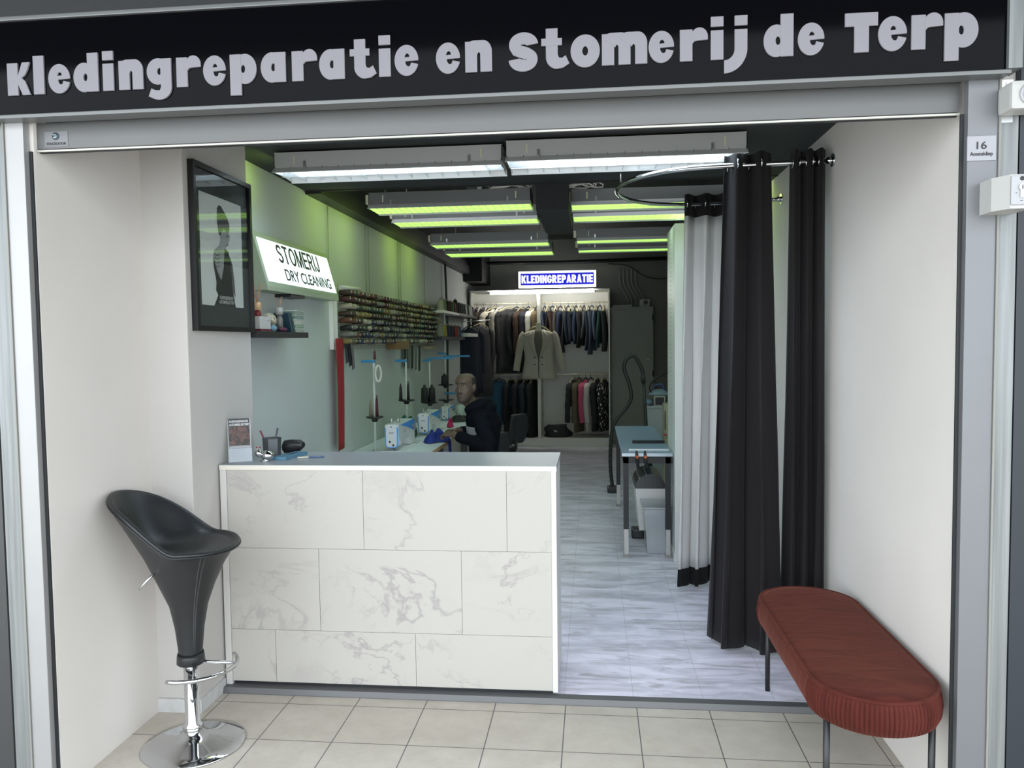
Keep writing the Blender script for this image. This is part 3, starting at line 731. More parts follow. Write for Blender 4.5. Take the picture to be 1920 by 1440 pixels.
# loose cable coils and the round ceiling fitting
def coil(label, cx, cy, cz, r, n, seed):
    rnd = random.Random(seed); pts = []
    for q in range(n * 12):
        a = 2 * PI * q / 12; rr = r * (1 + .35 * math.sin(q * .71 + seed)); pts.append((cx + rr * 1.9 * math.cos(a) + .05 * math.sin(q * .13), cy + rr * .8 * math.sin(a), cz + .02 * math.sin(q * .9) + rnd.uniform(-.004, .004)))
    return tag(MB().tube(pts, .0045, 6).build('cable_coil', M('white_cable', (.55, .54, .5), .5)), label, 'cable')
coil('white loose cable bundle on top of first left green lamp', -.56, 5.20, 2.635, .06, 6, 1)
coil('coil of white cable on top of first right green lamp', -.10, 5.27, 2.64, .055, 6, 2)
dl = thing('round_ceiling_fitting', 'round pale ceiling fitting above the first left green lamp', 'ceiling fitting', (-.74, 5.29, 2.64))
MB().lathe([(.0, 0), (.10, 0), (.105, .006), (.10, .02), (.0, .02)], (-.74, 5.30, 2.637), 32).build('disc', M('pale_green_plastic', (.22, .28, .25), .5), dl)
MB().cyl((-.74, 5.30, 2.657), (-.74, 5.30, 3.2), .01, n=8).build('stem', BLACK, dl)
MB().box(-.755, -.725, 5.19, 5.215, 2.612, 2.645, bev=.003).build('bracket', WHITE_PLASTIC, dl)
# pipe across the back
tag(MB().tube([(-1.6, 11.9, 2.80), (-.4, 11.9, 2.79), (1.15, 11.9, 2.815)], .028, 10).build('ceiling_pipe', BLACK), 'black pipe running across below the ceiling at the back', 'pipe')

# ================================================================== POSTER ON THE PILLAR
PX = -1.745
po = thing('framed_poster', 'black framed black and white poster of a woman in a dark dress on the pillar', 'picture', (PX, 3.56, 1.665))
fy0, fy1, fz0, fz1 = 3.272, 3.852, 1.666, 2.410
b = MB()
for a in ((fy0, fy1, fz0, fz0 + .022), (fy0, fy1, fz1 - .022, fz1), (fy0, fy0 + .022, fz0 + .022, fz1 - .022), (fy1 - .022, fy1, fz0 + .022, fz1 - .022)):
    b.box(PX, PX + .028, *a)
b.build('frame', M('black_lacquer_frame', (.008, .008, .009), .25), po)
MB().box(PX, PX + .008, fy0 + .02, fy1 - .02, fz0 + .02, fz1 - .02).build('mount_board', M('dark_grey_mount', (.045, .052, .052), .7), po)
py0, py1, pz0, pz1 = 3.350, 3.768, 1.785, 2.290
pr = MB().box(PX + .008, PX + .0085, py0, py1, pz0, pz1).build('print', M('grey_photo_paper', (.72, .72, .70), .6), po)
def flat(name, poly, col, lay, parent=pr):
    mt = Matrix(((0, 0, 1, PX + .0086 + lay * .0003), (1, 0, 0, 0), (0, 1, 0, 0), (0, 0, 0, 1)))
    return MB().prism([(lerp(py0, py1, u), lerp(pz1, pz0, v)) for u, v in poly], .0003, mt).build(name, M('print_tone_%d' % round(col * 100), (col, col, col), .6), parent)
flat('figure', [(.45, .26), (.64, .26), (.70, .335), (.682, .35), (.69, .37), (.665, .38), (.66, .405), (.62, .43), (.585, .45), (.58, .48), (.55, .52), (.52, .62), (.45, .76), (.36, .70), (.28, .60), (.28, .54), (.31, .49), (.43, .44), (.455, .38)], .36, 0)
flat('figure', [(.40, .10), (.44, .07), (.50, .07), (.56, .11), (.64, .16), (.69, .22), (.69, .27), (.655, .30), (.55, .275), (.50, .30), (.47, .345), (.425, .34), (.39, .22)], .028, 1)
flat('figure', [(.555, .455), (.64, .475), (.70, .58), (.72, .78), (.74, .88), (.79, 1.0), (.27, 1.0), (.37, .90), (.32, .86), (.335, .78), (.28, .63), (.285, .56), (.36, .68), (.45, .76), (.52, .63)], .022, 2)
flat('figure', [(.68, .52), (.735, .60), (.77, .74), (.79, .90), (.74, .86), (.715, .72), (.69, .62)], .12, 3)
flat('figure', [(.60, .33), (.645, .325), (.648, .335), (.605, .342)], .05, 3)
flat('figure', [(.605, .415), (.65, .41), (.652, .418), (.62, .424)], .08, 3)
for q in range(4):
    yy = .52 + q * .035
    flat('figure', [(.31, yy), (.36, yy + .015), (.43, yy - .005), (.43, yy + .004), (.36, yy + .024), (.31, yy + .009)], .10, 3)
text('lettering', 'KLEDINGREPARATIE', M('pale_print', (.5, .5, .5), .6), pr, (PX + .0105, lerp(py0, py1, .40), lerp(pz1, pz0, .935)), (0, 1, 0), (0, 0, 1), .016, .135, .0004, .02)
text('lettering', '& STOMERIJ DE TERP', M('pale_print', (.5, .5, .5), .6), pr, (PX + .0105, lerp(py0, py1, .385), lerp(pz1, pz0, .975)), (0, 1, 0), (0, 0, 1), .016, .15, .0004, .02)
MB().box(PX + .018, PX + .020, fy0 + .02, fy1 - .02, fz0 + .02, fz1 - .02).build('glass', mat_glass('picture_glass', (.93, .95, .94)), po)

# ================================================================== BLACK WALL SHELF AND WHAT STANDS ON IT
SZ = 1.672
tag(MB().box(LX, -1.715, 3.87, 4.60, SZ - .032, SZ, bev=.002).build('wall_shelf', BLACK), 'black wall shelf beside the framed poster', 'shelf')
wb = thing('gift_box', 'small white box with wine red base at left end of the black shelf', 'box', (-1.79, 4.05, SZ))
MB().box(-1.84, -1.745, 3.975, 4.115, SZ + .013, SZ + .080, bev=.002).build('box', WHITE_PLASTIC, wb)
MB().box(-1.845, -1.74, 3.97, 4.12, SZ, SZ + .013).build('base', M('wine_red_card', (.10, .012, .025), .5), wb)
MB().box(-1.7448, -1.7442, 4.075, 4.083, SZ + .055, SZ + .063).build('mark', BLK_TXT, wb)
def diffuser(label, y, z, r, h, liq, capm, nst, sh, x=-1.79):
    t = thing('reed_diffuser', label, 'diffuser', (x, y, z))
    MB().lathe([(0, 0), (r, 0), (r, h * .75), (r * .55, h), (r * .5, h)], (x, y, z), 20).build('bottle', liq, t)
    MB().lathe([(0, 0), (r * 1.05, 0), (r * 1.05, .042), (0, .042)], (x, y, z + h), 20).build('cap', capm, t)
    for q in range(nst):
        a = 2 * PI * q / nst; MB().cyl((x, y, z + h + .03), (x + .02 * math.cos(a), y + .055 * math.sin(a), z + h + .03 + sh), .0016, n=6).build('reed', M('rattan_reed', (.42, .23, .13), .7), t)
diffuser('reed diffuser with wooden collar and red liquid on the white box', 4.05, SZ + .08, .02, .035, M('red_glass', (.16, .015, .02), .2), WOOD, 6, .115)
diffuser('tall grey reed diffuser bottle in the middle of the black shelf', 4.345, SZ, .02, .10, M('grey_smoked_glass', (.16, .16, .14), .15), M('grey_collar', (.35, .36, .34), .5), 3, .075)
k = NT('mother_of_pearl', .35); p_ = k.n('ShaderNodeTexCoord').outputs['Object']
k.color(k.mix(k.mapr(k.noise(p_, 34, 4, .6, 1.5), .35, .65), (.09, .075, .045), (.50, .47, .36)))
pb = thing('shell_ball', 'round shell-patterned ball ornament on white foot on the black shelf', 'ornament', (-1.80, 4.215, SZ))
MB().ball((-1.80, 4.215, SZ + .062), .045, nu=28, nv=18).build('ball', k.m, pb)
MB().lathe([(0, 0), (.024, 0), (.018, .02), (.012, .02), (0, .02)], (-1.80, 4.215, SZ), 20).build('foot', WHITE_PLASTIC, pb)
tag(MB().ball((-1.745, 4.150, SZ + .019), .016, .034, .019, nu=22, nv=12).build('pin_cushion', M('pale_blue_wool', (.13, .24, .30), .9, bump=(200, .5))), 'small pale blue round cushion at the front of the black shelf', 'pin cushion')
tag(MB().ball((-1.755, 4.305, SZ + .014), .022, .045, .014, nu=22, nv=10).build('purple_pouch', M('plum_cloth', (.09, .022, .05), .8)), 'flat plum coloured pouch at the front of the black shelf', 'pouch')
for q, (dy, col, lab) in enumerate(((0, (.02, .05, .075), 'dark blue flat case leaning rightmost but one on the black shelf'), (.035, (.018, .06, .05), 'dark green flat case leaning against the stacked clear boxes'))):
    Rm = Matrix.Rotation(math.radians(-24), 3, 'X')
    tag(MB().box(-1.83, -1.74, 4.40 + dy, 4.422 + dy, SZ + .001, SZ + .125, rot=Rm.inverted(), piv=(-1.79, 4.422 + dy, SZ)).build('flat_case', M('case_%d' % q, col, .35)), lab, 'case')
for q in range(5):
    cc = [(.30, .36, .30), (.24, .34, .24), (.42, .47, .40), (.16, .24, .22), (.20, .26, .22)][q]
    z = SZ + q * .0262
    t = thing('thread_box', ['bottom', 'second', 'middle', 'fourth', 'topmost'][q] + ' clear plastic sewing box in the stack at right end of black shelf', 'box', (-1.79, 4.53, z), 'stacked clear sewing boxes')
    MB().box(-1.85, -1.74, 4.47, 4.595, z, z + .0205, bev=.003).build('tray', M('boxed_threads_%d' % q, cc, .3, var=(60, .5)), t)
    MB().box(-1.852, -1.738, 4.468, 4.597, z + .0205, z + .0255, bev=.001).build('lid', M('clear_lid', (.55, .60, .55), .15), t)

# ================================================================== LIGHT BOX "STOMERIJ DRY CLEANING"
lb = thing('light_box_sign', 'white lit wall sign reading STOMERIJ DRY CLEANING with grey-green frame', 'sign', (-1.86, 4.8, 1.91))
y0, y1 = 4.19, 5.41
TX, TZ, BX_, BZ = -1.872, 2.222, -1.795, 1.935
b = MB(); pro = [(LX, BZ - .03), (LX, TZ + .012), (TX, TZ + .012), (BX_ + .006, BZ - .008), (BX_ + .006, BZ - .03)]
b.prism(pro, y1 - y0, Matrix(((1, 0, 0, 0), (0, 0, 1, y0), (0, 1, 0, 0), (0, 0, 0, 1))))
b.build('case', M('grey_green_case', (.32, .38, .28), .5), lb)
fu = Vector((TX - BX_, 0, TZ - BZ)).normalized(); fyv = Vector((0, 1, 0)); fn_ = fyv.cross(fu)
H_ = Vector((TX - BX_, 0, TZ - BZ)).length
def fpt(a, h, o=.0): return Vector((BX_ + .006, a, BZ)) + fu * h + fn_ * o
b = MB(); 
b.add([fpt(y0 + .03, .022, .002), fpt(y1 - .03, .022, .002), fpt(y1 - .03, H_ - .02, .002), fpt(y0 + .03, H_ - .02, .002), fpt(y0 + .03, .022, .0), fpt(y1 - .03, .022, .0), fpt(y1 - .03, H_ - .02, .0), fpt(y0 + .03, H_ - .02, .0)],
      [(0, 1, 2, 3), (4, 5, 6, 7), (0, 1, 5, 4), (1, 2, 6, 5), (2, 3, 7, 6), (3, 0, 4, 7)])
b.build('lit_face', M('lit_white_face', (.8, .8, .8), .5, emit=(.78, .90, .97), es=1.0), lb)
LG = {}
_sl, _sr = ribbon(arc(.31, .735, .23, .19, 15, 180, 12) + [(.085, .68), (.13, .59), (.31, .52), (.48, .44)] + arc(.31, .275, .235, .20, 10, -170, 14), .075)
LG['S'] = (.62, [(_sl + _sr[::-1], [])]); LG['T'] = (.62, [rect(0, .62, .86, 1), rect(.235, .385, 0, .9)])
LG['O'] = (.78, [(ell(.39, .5, .39, .51), [ell(.39, .5, .235, .37)])])
LG['M'] = (.82, [rect(0, .14, 0, 1), rect(.68, .82, 0, 1), ([(.0, 1), (.17, 1), (.41, .26), (.41, 0), (.35, 0)], []), ([(.82, 1), (.65, 1), (.41, .26), (.41, 0), (.47, 0)], [])])
LG['E'] = (.58, [rect(0, .15, 0, 1), rect(.1, .58, 0, .14), rect(.1, .54, .44, .58), rect(.1, .58, .86, 1)])
LG['R'] = (.66, [rect(0, .15, 0, 1), ([(.1, .42), (.36, .42)] + arc(.36, .71, .27, .29, -90, 90, 14) + [(.1, 1)], [[(.15, .56), (.36, .56)] + arc(.36, .71, .13, .15, -80, 80, 8) + [(.36, .86), (.15, .86)]]), ([(.26, .45), (.43, .45), (.68, 0), (.50, 0)], [])])
LG['I'] = (.15, [rect(0, .15, 0, 1)]); _jl, _jr = ribbon([(.07, .30)] + arc(.23, .25, .16, .18, 180, 360, 12) + [(.39, 1.0)], .075); LG['J'] = (.47, [(_jl + _jr[::-1], [])])
_kx = .695 / (sum(LG[c_][0] for c_ in 'STOMERIJ') + 7 * .11); _xl = 0.0; b = MB(); _o0 = fpt(y0 + .27, .152, .0022)
for c_ in 'STOMERIJ':
    for gi, (o_, h_) in enumerate(LG[c_][1]):
        og = _o0 + fyv * _xl
        b.prism([(p[0] * _kx, p[1] * .114) for p in o_], .001 + .0002 * gi, Matrix(((fyv.x, fu.x, fn_.x, og.x), (fyv.y, fu.y, fn_.y, og.y), (fyv.z, fu.z, fn_.z, og.z), (0, 0, 0, 1))), [[(p[0] * _kx, p[1] * .114) for p in q_] for q_ in h_])
    _xl += (LG[c_][0] + .11) * _kx
b.build('lettering', GREY_TXT, lb)
text('lettering', 'DRY CLEANING', GREY_TXT, lb, fpt(y0 + .31, .048, .0022), fyv, fu, .072, .80, .001, .012)
MB().box(LX, -1.80, 4.55, 4.78, 1.885, 1.905).build('ballast', BLACK, lb)
def cable(label, pts, r=.0035, mat=None):
    return tag(MB().tube(pts, r, 6).build('wall_cable', mat or M('pale_cable', (.33, .36, .25), .5)), label, 'cable', 'thin cables down the left wall')
cable('thin cable hanging from the beam to the STOMERIJ sign', [(-1.885, 5.50, 2.62), (-1.886, 5.50, 2.0), (-1.885, 5.48, 1.92)])
for y, d, wh in ((6.45, 1, 'nearer pair of thin cables down the wall above the thread rack'), (7.55, 1, 'second pair of thin cables down the wall above the thread rack')):
    for dd in (0, .09): cable(wh, [(-1.89, y + dd, 2.62), (-1.893, y + dd + .01, 2.3), (-1.89, y + dd, 2.0)])
cable('single thin cable above far end of the thread rack', [(-1.89, 8.75, 2.62), (-1.89, 8.75, 2.05)])
cable('thick dark cable down the wall beside the far thread shelves', [(-1.87, 9.9, 2.62), (-1.85, 9.9, 1.9), (-1.86, 9.88, .8)], .014, M('dark_green_cable', (.05, .07, .05), .5))

# ================================================================== THREAD RACK AND SPOOLS
tr = thing('thread_rack', 'long white wall rack filled with rows of thread spools', 'rack', (LX, 7.45, 1.56))
k = NT('white_grid_board', .6); p_ = k.pos()
sep = k.n('ShaderNodeSeparateXYZ'); k.l(p_, sep.inputs[0])
fr_ = k.math('FRACT', k.math('MULTIPLY', sep.outputs[1], 26.0)); fz_ = k.math('FRACT', k.math('MULTIPLY', sep.outputs[2], 60.0))
k.color(k.mix(k.math('MAXIMUM', k.math('GREATER_THAN', fr_, .72), k.math('GREATER_THAN', fz_, .8)), (.58, .58, .54), (.18, .18, .16)))
MB().box(LX, LX + .012, 5.62, 9.22, 1.555, 2.03).build('board', k.m, tr)
ROWS = [1.985 - .0525 * q for q in range(8)]
for z in ROWS: MB().box(LX + .012, LX + .022, 5.62, 9.2, z - .024, z - .016).build('rail', M('cream_rail', (.55, .54, .46), .5), tr)
for y in (5.52, 5.60):
    MB().box(LX, LX + .03, y, y + .018, 1.56, 2.02).build('bracket', WHITE_LACQ, tr)
SPOOLC = [('olive', (.115, .105, .055)), ('dark brown', (.045, .028, .020)), ('grey', (.16, .16, .145)), ('wine red', (.065, .022, .02)), ('black', (.016, .017, .02)),
          ('mustard', (.20, .155, .05)), ('dark green', (.04, .065, .045)), ('navy', (.022, .03, .062)), ('cream', (.36, .34, .26)), ('rust', (.11, .045, .025))]
ORD = ['top', 'second', 'third', 'fourth', 'fifth', 'sixth', 'seventh', 'bottom']
WTS = [[3, 4, 2, 4, 1, 2, 1, 0, 1, 2], [4, 4, 3, 3, 1, 2, 2, 0, 1, 2], [5, 1, 4, 0, 1, 5, 4, 0, 4, 1], [3, 4, 2, 2, 2, 3, 2, 1, 1, 2], [2, 4, 3, 2, 4, 1, 1, 3, 1, 1], [2, 3, 4, 0, 3, 3, 1, 3, 1, 1], [1, 2, 4, 0, 4, 1, 2, 4, 2, 1], [2, 1, 5, 0, 3, 1, 2, 2, 4, 1]]
sp_mesh = {}
def spool_mesh(ci):
    if ci in sp_mesh: return sp_mesh[ci]
    b_ = MB(); pr_ = [(.0, 0), (.014, 0), (.014, .003), (.019, .006), (.019, .088), (.014, .094), (.009, .095), (.009, .100), (0, .100)]
    for (r_, z_), (r2, z2) in zip(pr_, pr_[1:]):
        mm = 1 if z_ >= .095 or z2 <= .003 else 0
        rA = [Vector((z_, max(r_, 1e-4) * math.cos(2 * PI * q / 12), max(r_, 1e-4) * math.sin(2 * PI * q / 12))) for q in range(12)]
        rB = [Vector((z2, max(r2, 1e-4) * math.cos(2 * PI * q / 12), max(r2, 1e-4) * math.sin(2 * PI * q / 12))) for q in range(12)]
        b_.loft([rA, rB], mm, False)
    o = b_.build('thread_spool', [M('thread_' + SPOOLC[ci][0].replace(' ', '_'), SPOOLC[ci][1], .6), M('spool_core', (.30, .29, .22), .5)])
    me = o.data; bpy.data.objects.remove(o); me.transform(Matrix.Identity(4)); sp_mesh[ci] = me
    return me
NSP = 36
for r_, z in enumerate(ROWS):
    ci = 0
    for q in range(NSP):
        if r_ == 7 and q > 30: continue
        if q % 2 == 0 or random.random() < .55: ci = random.choices(range(10), WTS[r_])[0]
        o = bpy.data.objects.new('thread_spool', spool_mesh(ci)); COL.objects.link(o)
        # mesh origin: spool_mesh was built about its own base, keep it on the wall rail
        y = 5.675 + q * .0985 + random.uniform(-.012, .012)
        o.location = (LX + .074 + random.uniform(-.004, .010), y, z - .019 + random.uniform(-.003, .003))
        o.rotation_euler = (random.uniform(0, 6), 0, 0) if False else (0, random.uniform(-.12, -.02), random.uniform(-.1, .1))
        tag(o, '%s thread spool in the %s row of the long wall rack' % (SPOOLC[ci][0], ORD[r_]), 'thread spool', '%s spools in the %s row of the wall rack' % (SPOOLC[ci][0], ORD[r_]))
tag(MB().box(-1.885, -1.76, 7.02, 7.40, 1.545, 1.625, bev=.003).build('cardboard_box', M('brown_cardboard', (.20, .115, .045), .8)), 'brown cardboard box on the bottom edge of the thread rack', 'box')
tag(MB().box(-1.885, -1.79, 8.55, 8.95, 1.53, 1.565, bev=.003).build('cream_box', M('cream_card', (.30, .28, .17), .8)), 'small cream box under far end of the thread rack', 'box')
tag(MB().cyl((-1.85, 5.62, 2.02), (-1.80, 5.95, 2.025), .016, n=14).build('paper_roll', PAPER), 'white paper roll lying on near top end of the thread rack', 'roll')
# hanging strips
def strip(name, label, cat, x, y0, y1, z0, z1, col, n=1, grp=None, skew=.0):
    b_ = MB().sheet(lambda u, v: Vector((x + .006 * math.sin(u * 7 + v * 3), lerp(y0, y1, u) + skew * v, lerp(z1, z0, v) + .02 * (u - .5) * v)), 8, 14)
    return tag(solidify(b_.build(name, M(name + '_%s' % n, col, .85), recalc=False), .003), label, cat, grp)
strip('red_fabric_strip', 'long red fabric strip hanging from near end of the thread rack', 'fabric', -1.845, 5.49, 5.64, .825, 1.64, (.27, .012, .018))
for q in range(3):
    strip('zip_strip', ['dark grey zip hanging just right of the red fabric strip', 'black zip hanging second from the red fabric strip', 'grey zip hanging third from the red fabric strip'][q], 'zip', -1.84 + q * .012, 5.655 + q * .035, 5.70 + q * .035, 1.46 - .025 * q, 1.63, [(.05, .05, .05), (.02, .022, .025), (.12, .12, .12)][q], q, 'zips at near end of the rack', .06)
for q in range(5):
    strip('zip_strip', ('grey' if q % 2 else 'black') + ' zip in the bundle hanging under far half of the thread rack', 'zip', -1.87 + .012 * q, 7.62 + q * .11, 7.70 + q * .11, 1.37 - .015 * q, 1.575, [(.03, .035, .03), (.14, .15, .14)][q % 2], 10 + q % 2, ('grey' if q % 2 else 'black') + ' zips under far half of the rack')

# ================================================================== SHELVES WITH THREAD CONES
def cone(label, x, y, z, r, h, col, group):
    t = thing('thread_cone', label, 'thread cone', (x, y, z), group)
    MB().lathe([(0, 0), (r, 0), (r * 1.02, .006), (r * .82, h * .93), (r * .6, h), (0, h)], (x, y, z), 16).build('thread', M('cone_' + label.split(' thread')[0].replace(' ', '_'), col, .7), t)
    MB().lathe([(0, 0), (r * .35, 0), (r * .3, .016), (0, .016)], (x, y, z + h), 10).build('core', M('cone_core', (.3, .3, .26), .5), t)
tag(MB().box(LX, -1.70, 8.85, 9.95, 1.945, 1.975).build('wall_shelf', M('white_shelf_board', (.72, .74, .70), .5)), 'white wall shelf holding thread cones beyond the rack', 'shelf')
G1 = 'thread cones on the white wall shelf'
for q, (nm, c) in enumerate((('cream', (.42, .40, .33)), ('pale green', (.20, .26, .15)), ('black brown', (.022, .016, .015)), ('dark red', (.11, .016, .016)), ('green', (.02, .17, .045)), ('raspberry', (.26, .025, .06)))):
    cone('%s thread cone on the white wall shelf' % nm, -1.745, 8.93 + q * .165, 1.975, .04, .125, c, G1)
cone('tall black thread cone at far end of the white wall shelf', -1.745, 9.90, 1.975, .032, .17, (.012, .012, .014), G1)
tag(MB().box(LX, -1.70, 9.97, 11.5, 1.945, 1.98).build('wall_shelf', BLACK), 'upper black wall shelf near the wardrobe holding black and white cones', 'shelf')
for q in range(9):
    wht = q in (4, 6, 7)
    cone(('white' if wht else 'black') + ' thread cone on the upper black wall shelf', -1.74, 10.05 + q * .145, 1.98, .036, .13, (.62, .61, .57) if wht else (.02, .02, .022), ('white' if wht else 'black') + ' cones on the upper black shelf')
tag(MB().box(LX, -1.70, 8.75, 10.35, 1.632, 1.672).build('wall_shelf', BLACK), 'lower black wall shelf under the white shelf, with coloured cones', 'shelf')
for q, (nm, c) in enumerate((('grey', (.19, .20, .18)), ('mustard yellow', (.32, .27, .05)), ('navy', (.018, .022, .05)), ('dark navy', (.012, .016, .036)), ('maroon', (.07, .014, .016)), ('orange red', (.28, .05, .022)), ('blue', (.03, .08, .17)))):
    cone('%s thread cone on the lower black wall shelf' % nm, -1.745, 8.86 + q * .205, 1.672, .045, .135, c, 'thread cones on the lower black wall shelf')
tag(MB().box(LX, -1.66, 10.36, 11.45, 1.68, 1.725).build('wall_shelf', M('white_shelf_board', (.7, .7, .7), .5)), 'small white wall shelf right of the lower black shelf', 'shelf')

# ================================================================== SEWING TABLES, STANDS, MACHINES
TZ_ = .75
def sew_table(y0, y1, label):
    t = thing('sewing_table', label, 'table', (-1.58, (y0 + y1) / 2, 0), 'sewing tables along the left wall')
    MB().box(-1.895, -1.262, y0, y1, TZ_ - .032, TZ_, bev=.002).build('table_top', M('pale_table_laminate', (.74, .80, .84), .35), t)
    MB().box(-1.262, -1.257, y0, y1, TZ_ - .032, TZ_ - .001).build('edge_band', WOOD, t)
    for x, y in ((-1.84, y0 + .06), (-1.33, y0 + .06), (-1.84, y1 - .06), (-1.33, y1 - .06)):
        MB().box(x - .02, x + .02, y - .02, y + .02, 0, TZ_ - .032).build('leg', ALU_D, t)
sew_table(5.32, 6.62, 'sewing table nearest the counter, pale top with wooden edge')
sew_table(6.63, 7.93, 'middle sewing table where the seated person works')
sew_table(7.94, 9.24, 'farthest sewing table by the left wall')
def stand(label, x, y, ztop, zdisc, rdisc, arms, spools, grp='thread stands on the sewing tables', zb=TZ_):
    t = thing('thread_stand', label, 'thread stand', (x, y, zb), grp)
    MB().cyl((x, y, zb), (x, y, ztop), .009, n=10).build('pole', M('white_grey_pole', (.60, .63, .64), .4), t)
    MB().lathe([(0, 0), (.028, 0), (.028, .008), (0, .008)], (x, y, zb), 14).build('foot', STEEL, t)
    for zd in zdisc: MB().lathe([(0, -.035), (.02, -.035), (.03, -.012), (rdisc, -.004), (rdisc + .004, .006), (rdisc - .006, .006), (.02, .002), (0, .002)], (x, y, zd), 26).build('tray', BLACK, t)
    for (dx, dy, zz, ln) in arms:
        MB().box(min(0, ln) + x - .012, max(0, ln) + x + .012, y - .012, y + .012, zz - .012, zz + .010, bev=.003).build('arm', BLUE_PL, t)
    return t
def stand_spool(label, x, y, z, r, h, col, taper=.7):
    tag(MB().lathe([(0, 0), (r, 0), (r * taper, h * .8), (r * .4, h * .86), (r * .3, h), (0, h)], (x, y, z), 16).build('thread_spool', M('standspool_%.2f_%.2f' % (col[0], col[1]), col, .6)), label, 'thread spool', 'spools on the thread stands')
stand('thread stand nearest the counter with white pole and blue arm', -1.715, 6.0, 1.475, (1.02,), .066, [(0, 0, 1.462, -.085)], 0)
stand_spool('tan spool on the tray of the nearest thread stand', -1.735, 5.965, 1.026, .017, .13, (.20, .17, .12))
stand_spool('dark red spool on the tray of the nearest thread stand', -1.69, 5.98, 1.026, .013, .17, (.07, .02, .025))
stand_spool('dark red spool on top of the nearest thread stand', -1.705, 6.0, 1.475, .012, .075, (.12, .02, .025))
stand('second thread stand from the counter with two black spools', -1.70, 7.0, 1.455, (1.078,), .072, [(0, 0, 1.442, -.085)], 0)
stand_spool('left black spool on the second thread stand', -1.745, 6.97, 1.084, .017, .15, (.02, .022, .025))
stand_spool('right black spool on the second thread stand', -1.675, 6.97, 1.084, .014, .17, (.02, .024, .025))
stand('third thread stand with long blue arm and fat black cones', -1.735, 8.2, 1.45, (.962,), .078, [(0, 0, 1.415, -.06), (0, 0, 1.437, .245)], 0)
stand_spool('left fat black cone on the third thread stand', -1.775, 8.12, .968, .042, .19, (.012, .013, .017), .85)
stand_spool('right fat black cone on the third thread stand', -1.705, 8.16, .968, .040, .19, (.013, .014, .018), .85)
stand('far thread stand of the overlock machine with two blue bars', -1.745, 9.15, 1.95, (1.10, .92), .09, [(0, 0, 1.475, -.08), (0, 0, 1.44, .28), (0, 0, 1.0, .14)], 0)
stand_spool('black cone on upper tray of the far thread stand', -1.745, 9.09, 1.106, .045, .13, (.012, .013, .016), .8)
b = MB().tube([Vector((-1.675 + .020 * math.sin(a), 5.98 + .012 * math.sin(a), 1.365 + .062 * math.cos(a))) for a in [2 * PI * q / 20 for q in range(20)]], .010, 8, closed=True)
tag(b.build('thread_hank', M('white_thread', (.55, .56, .52), .9)), 'white hank of thread hanging from the nearest thread stand', 'thread')
SEWW = M('white_machine_enamel', (.72, .74, .76), .3); SEWB = M('blue_machine_trim', (.05, .32, .85), .35)
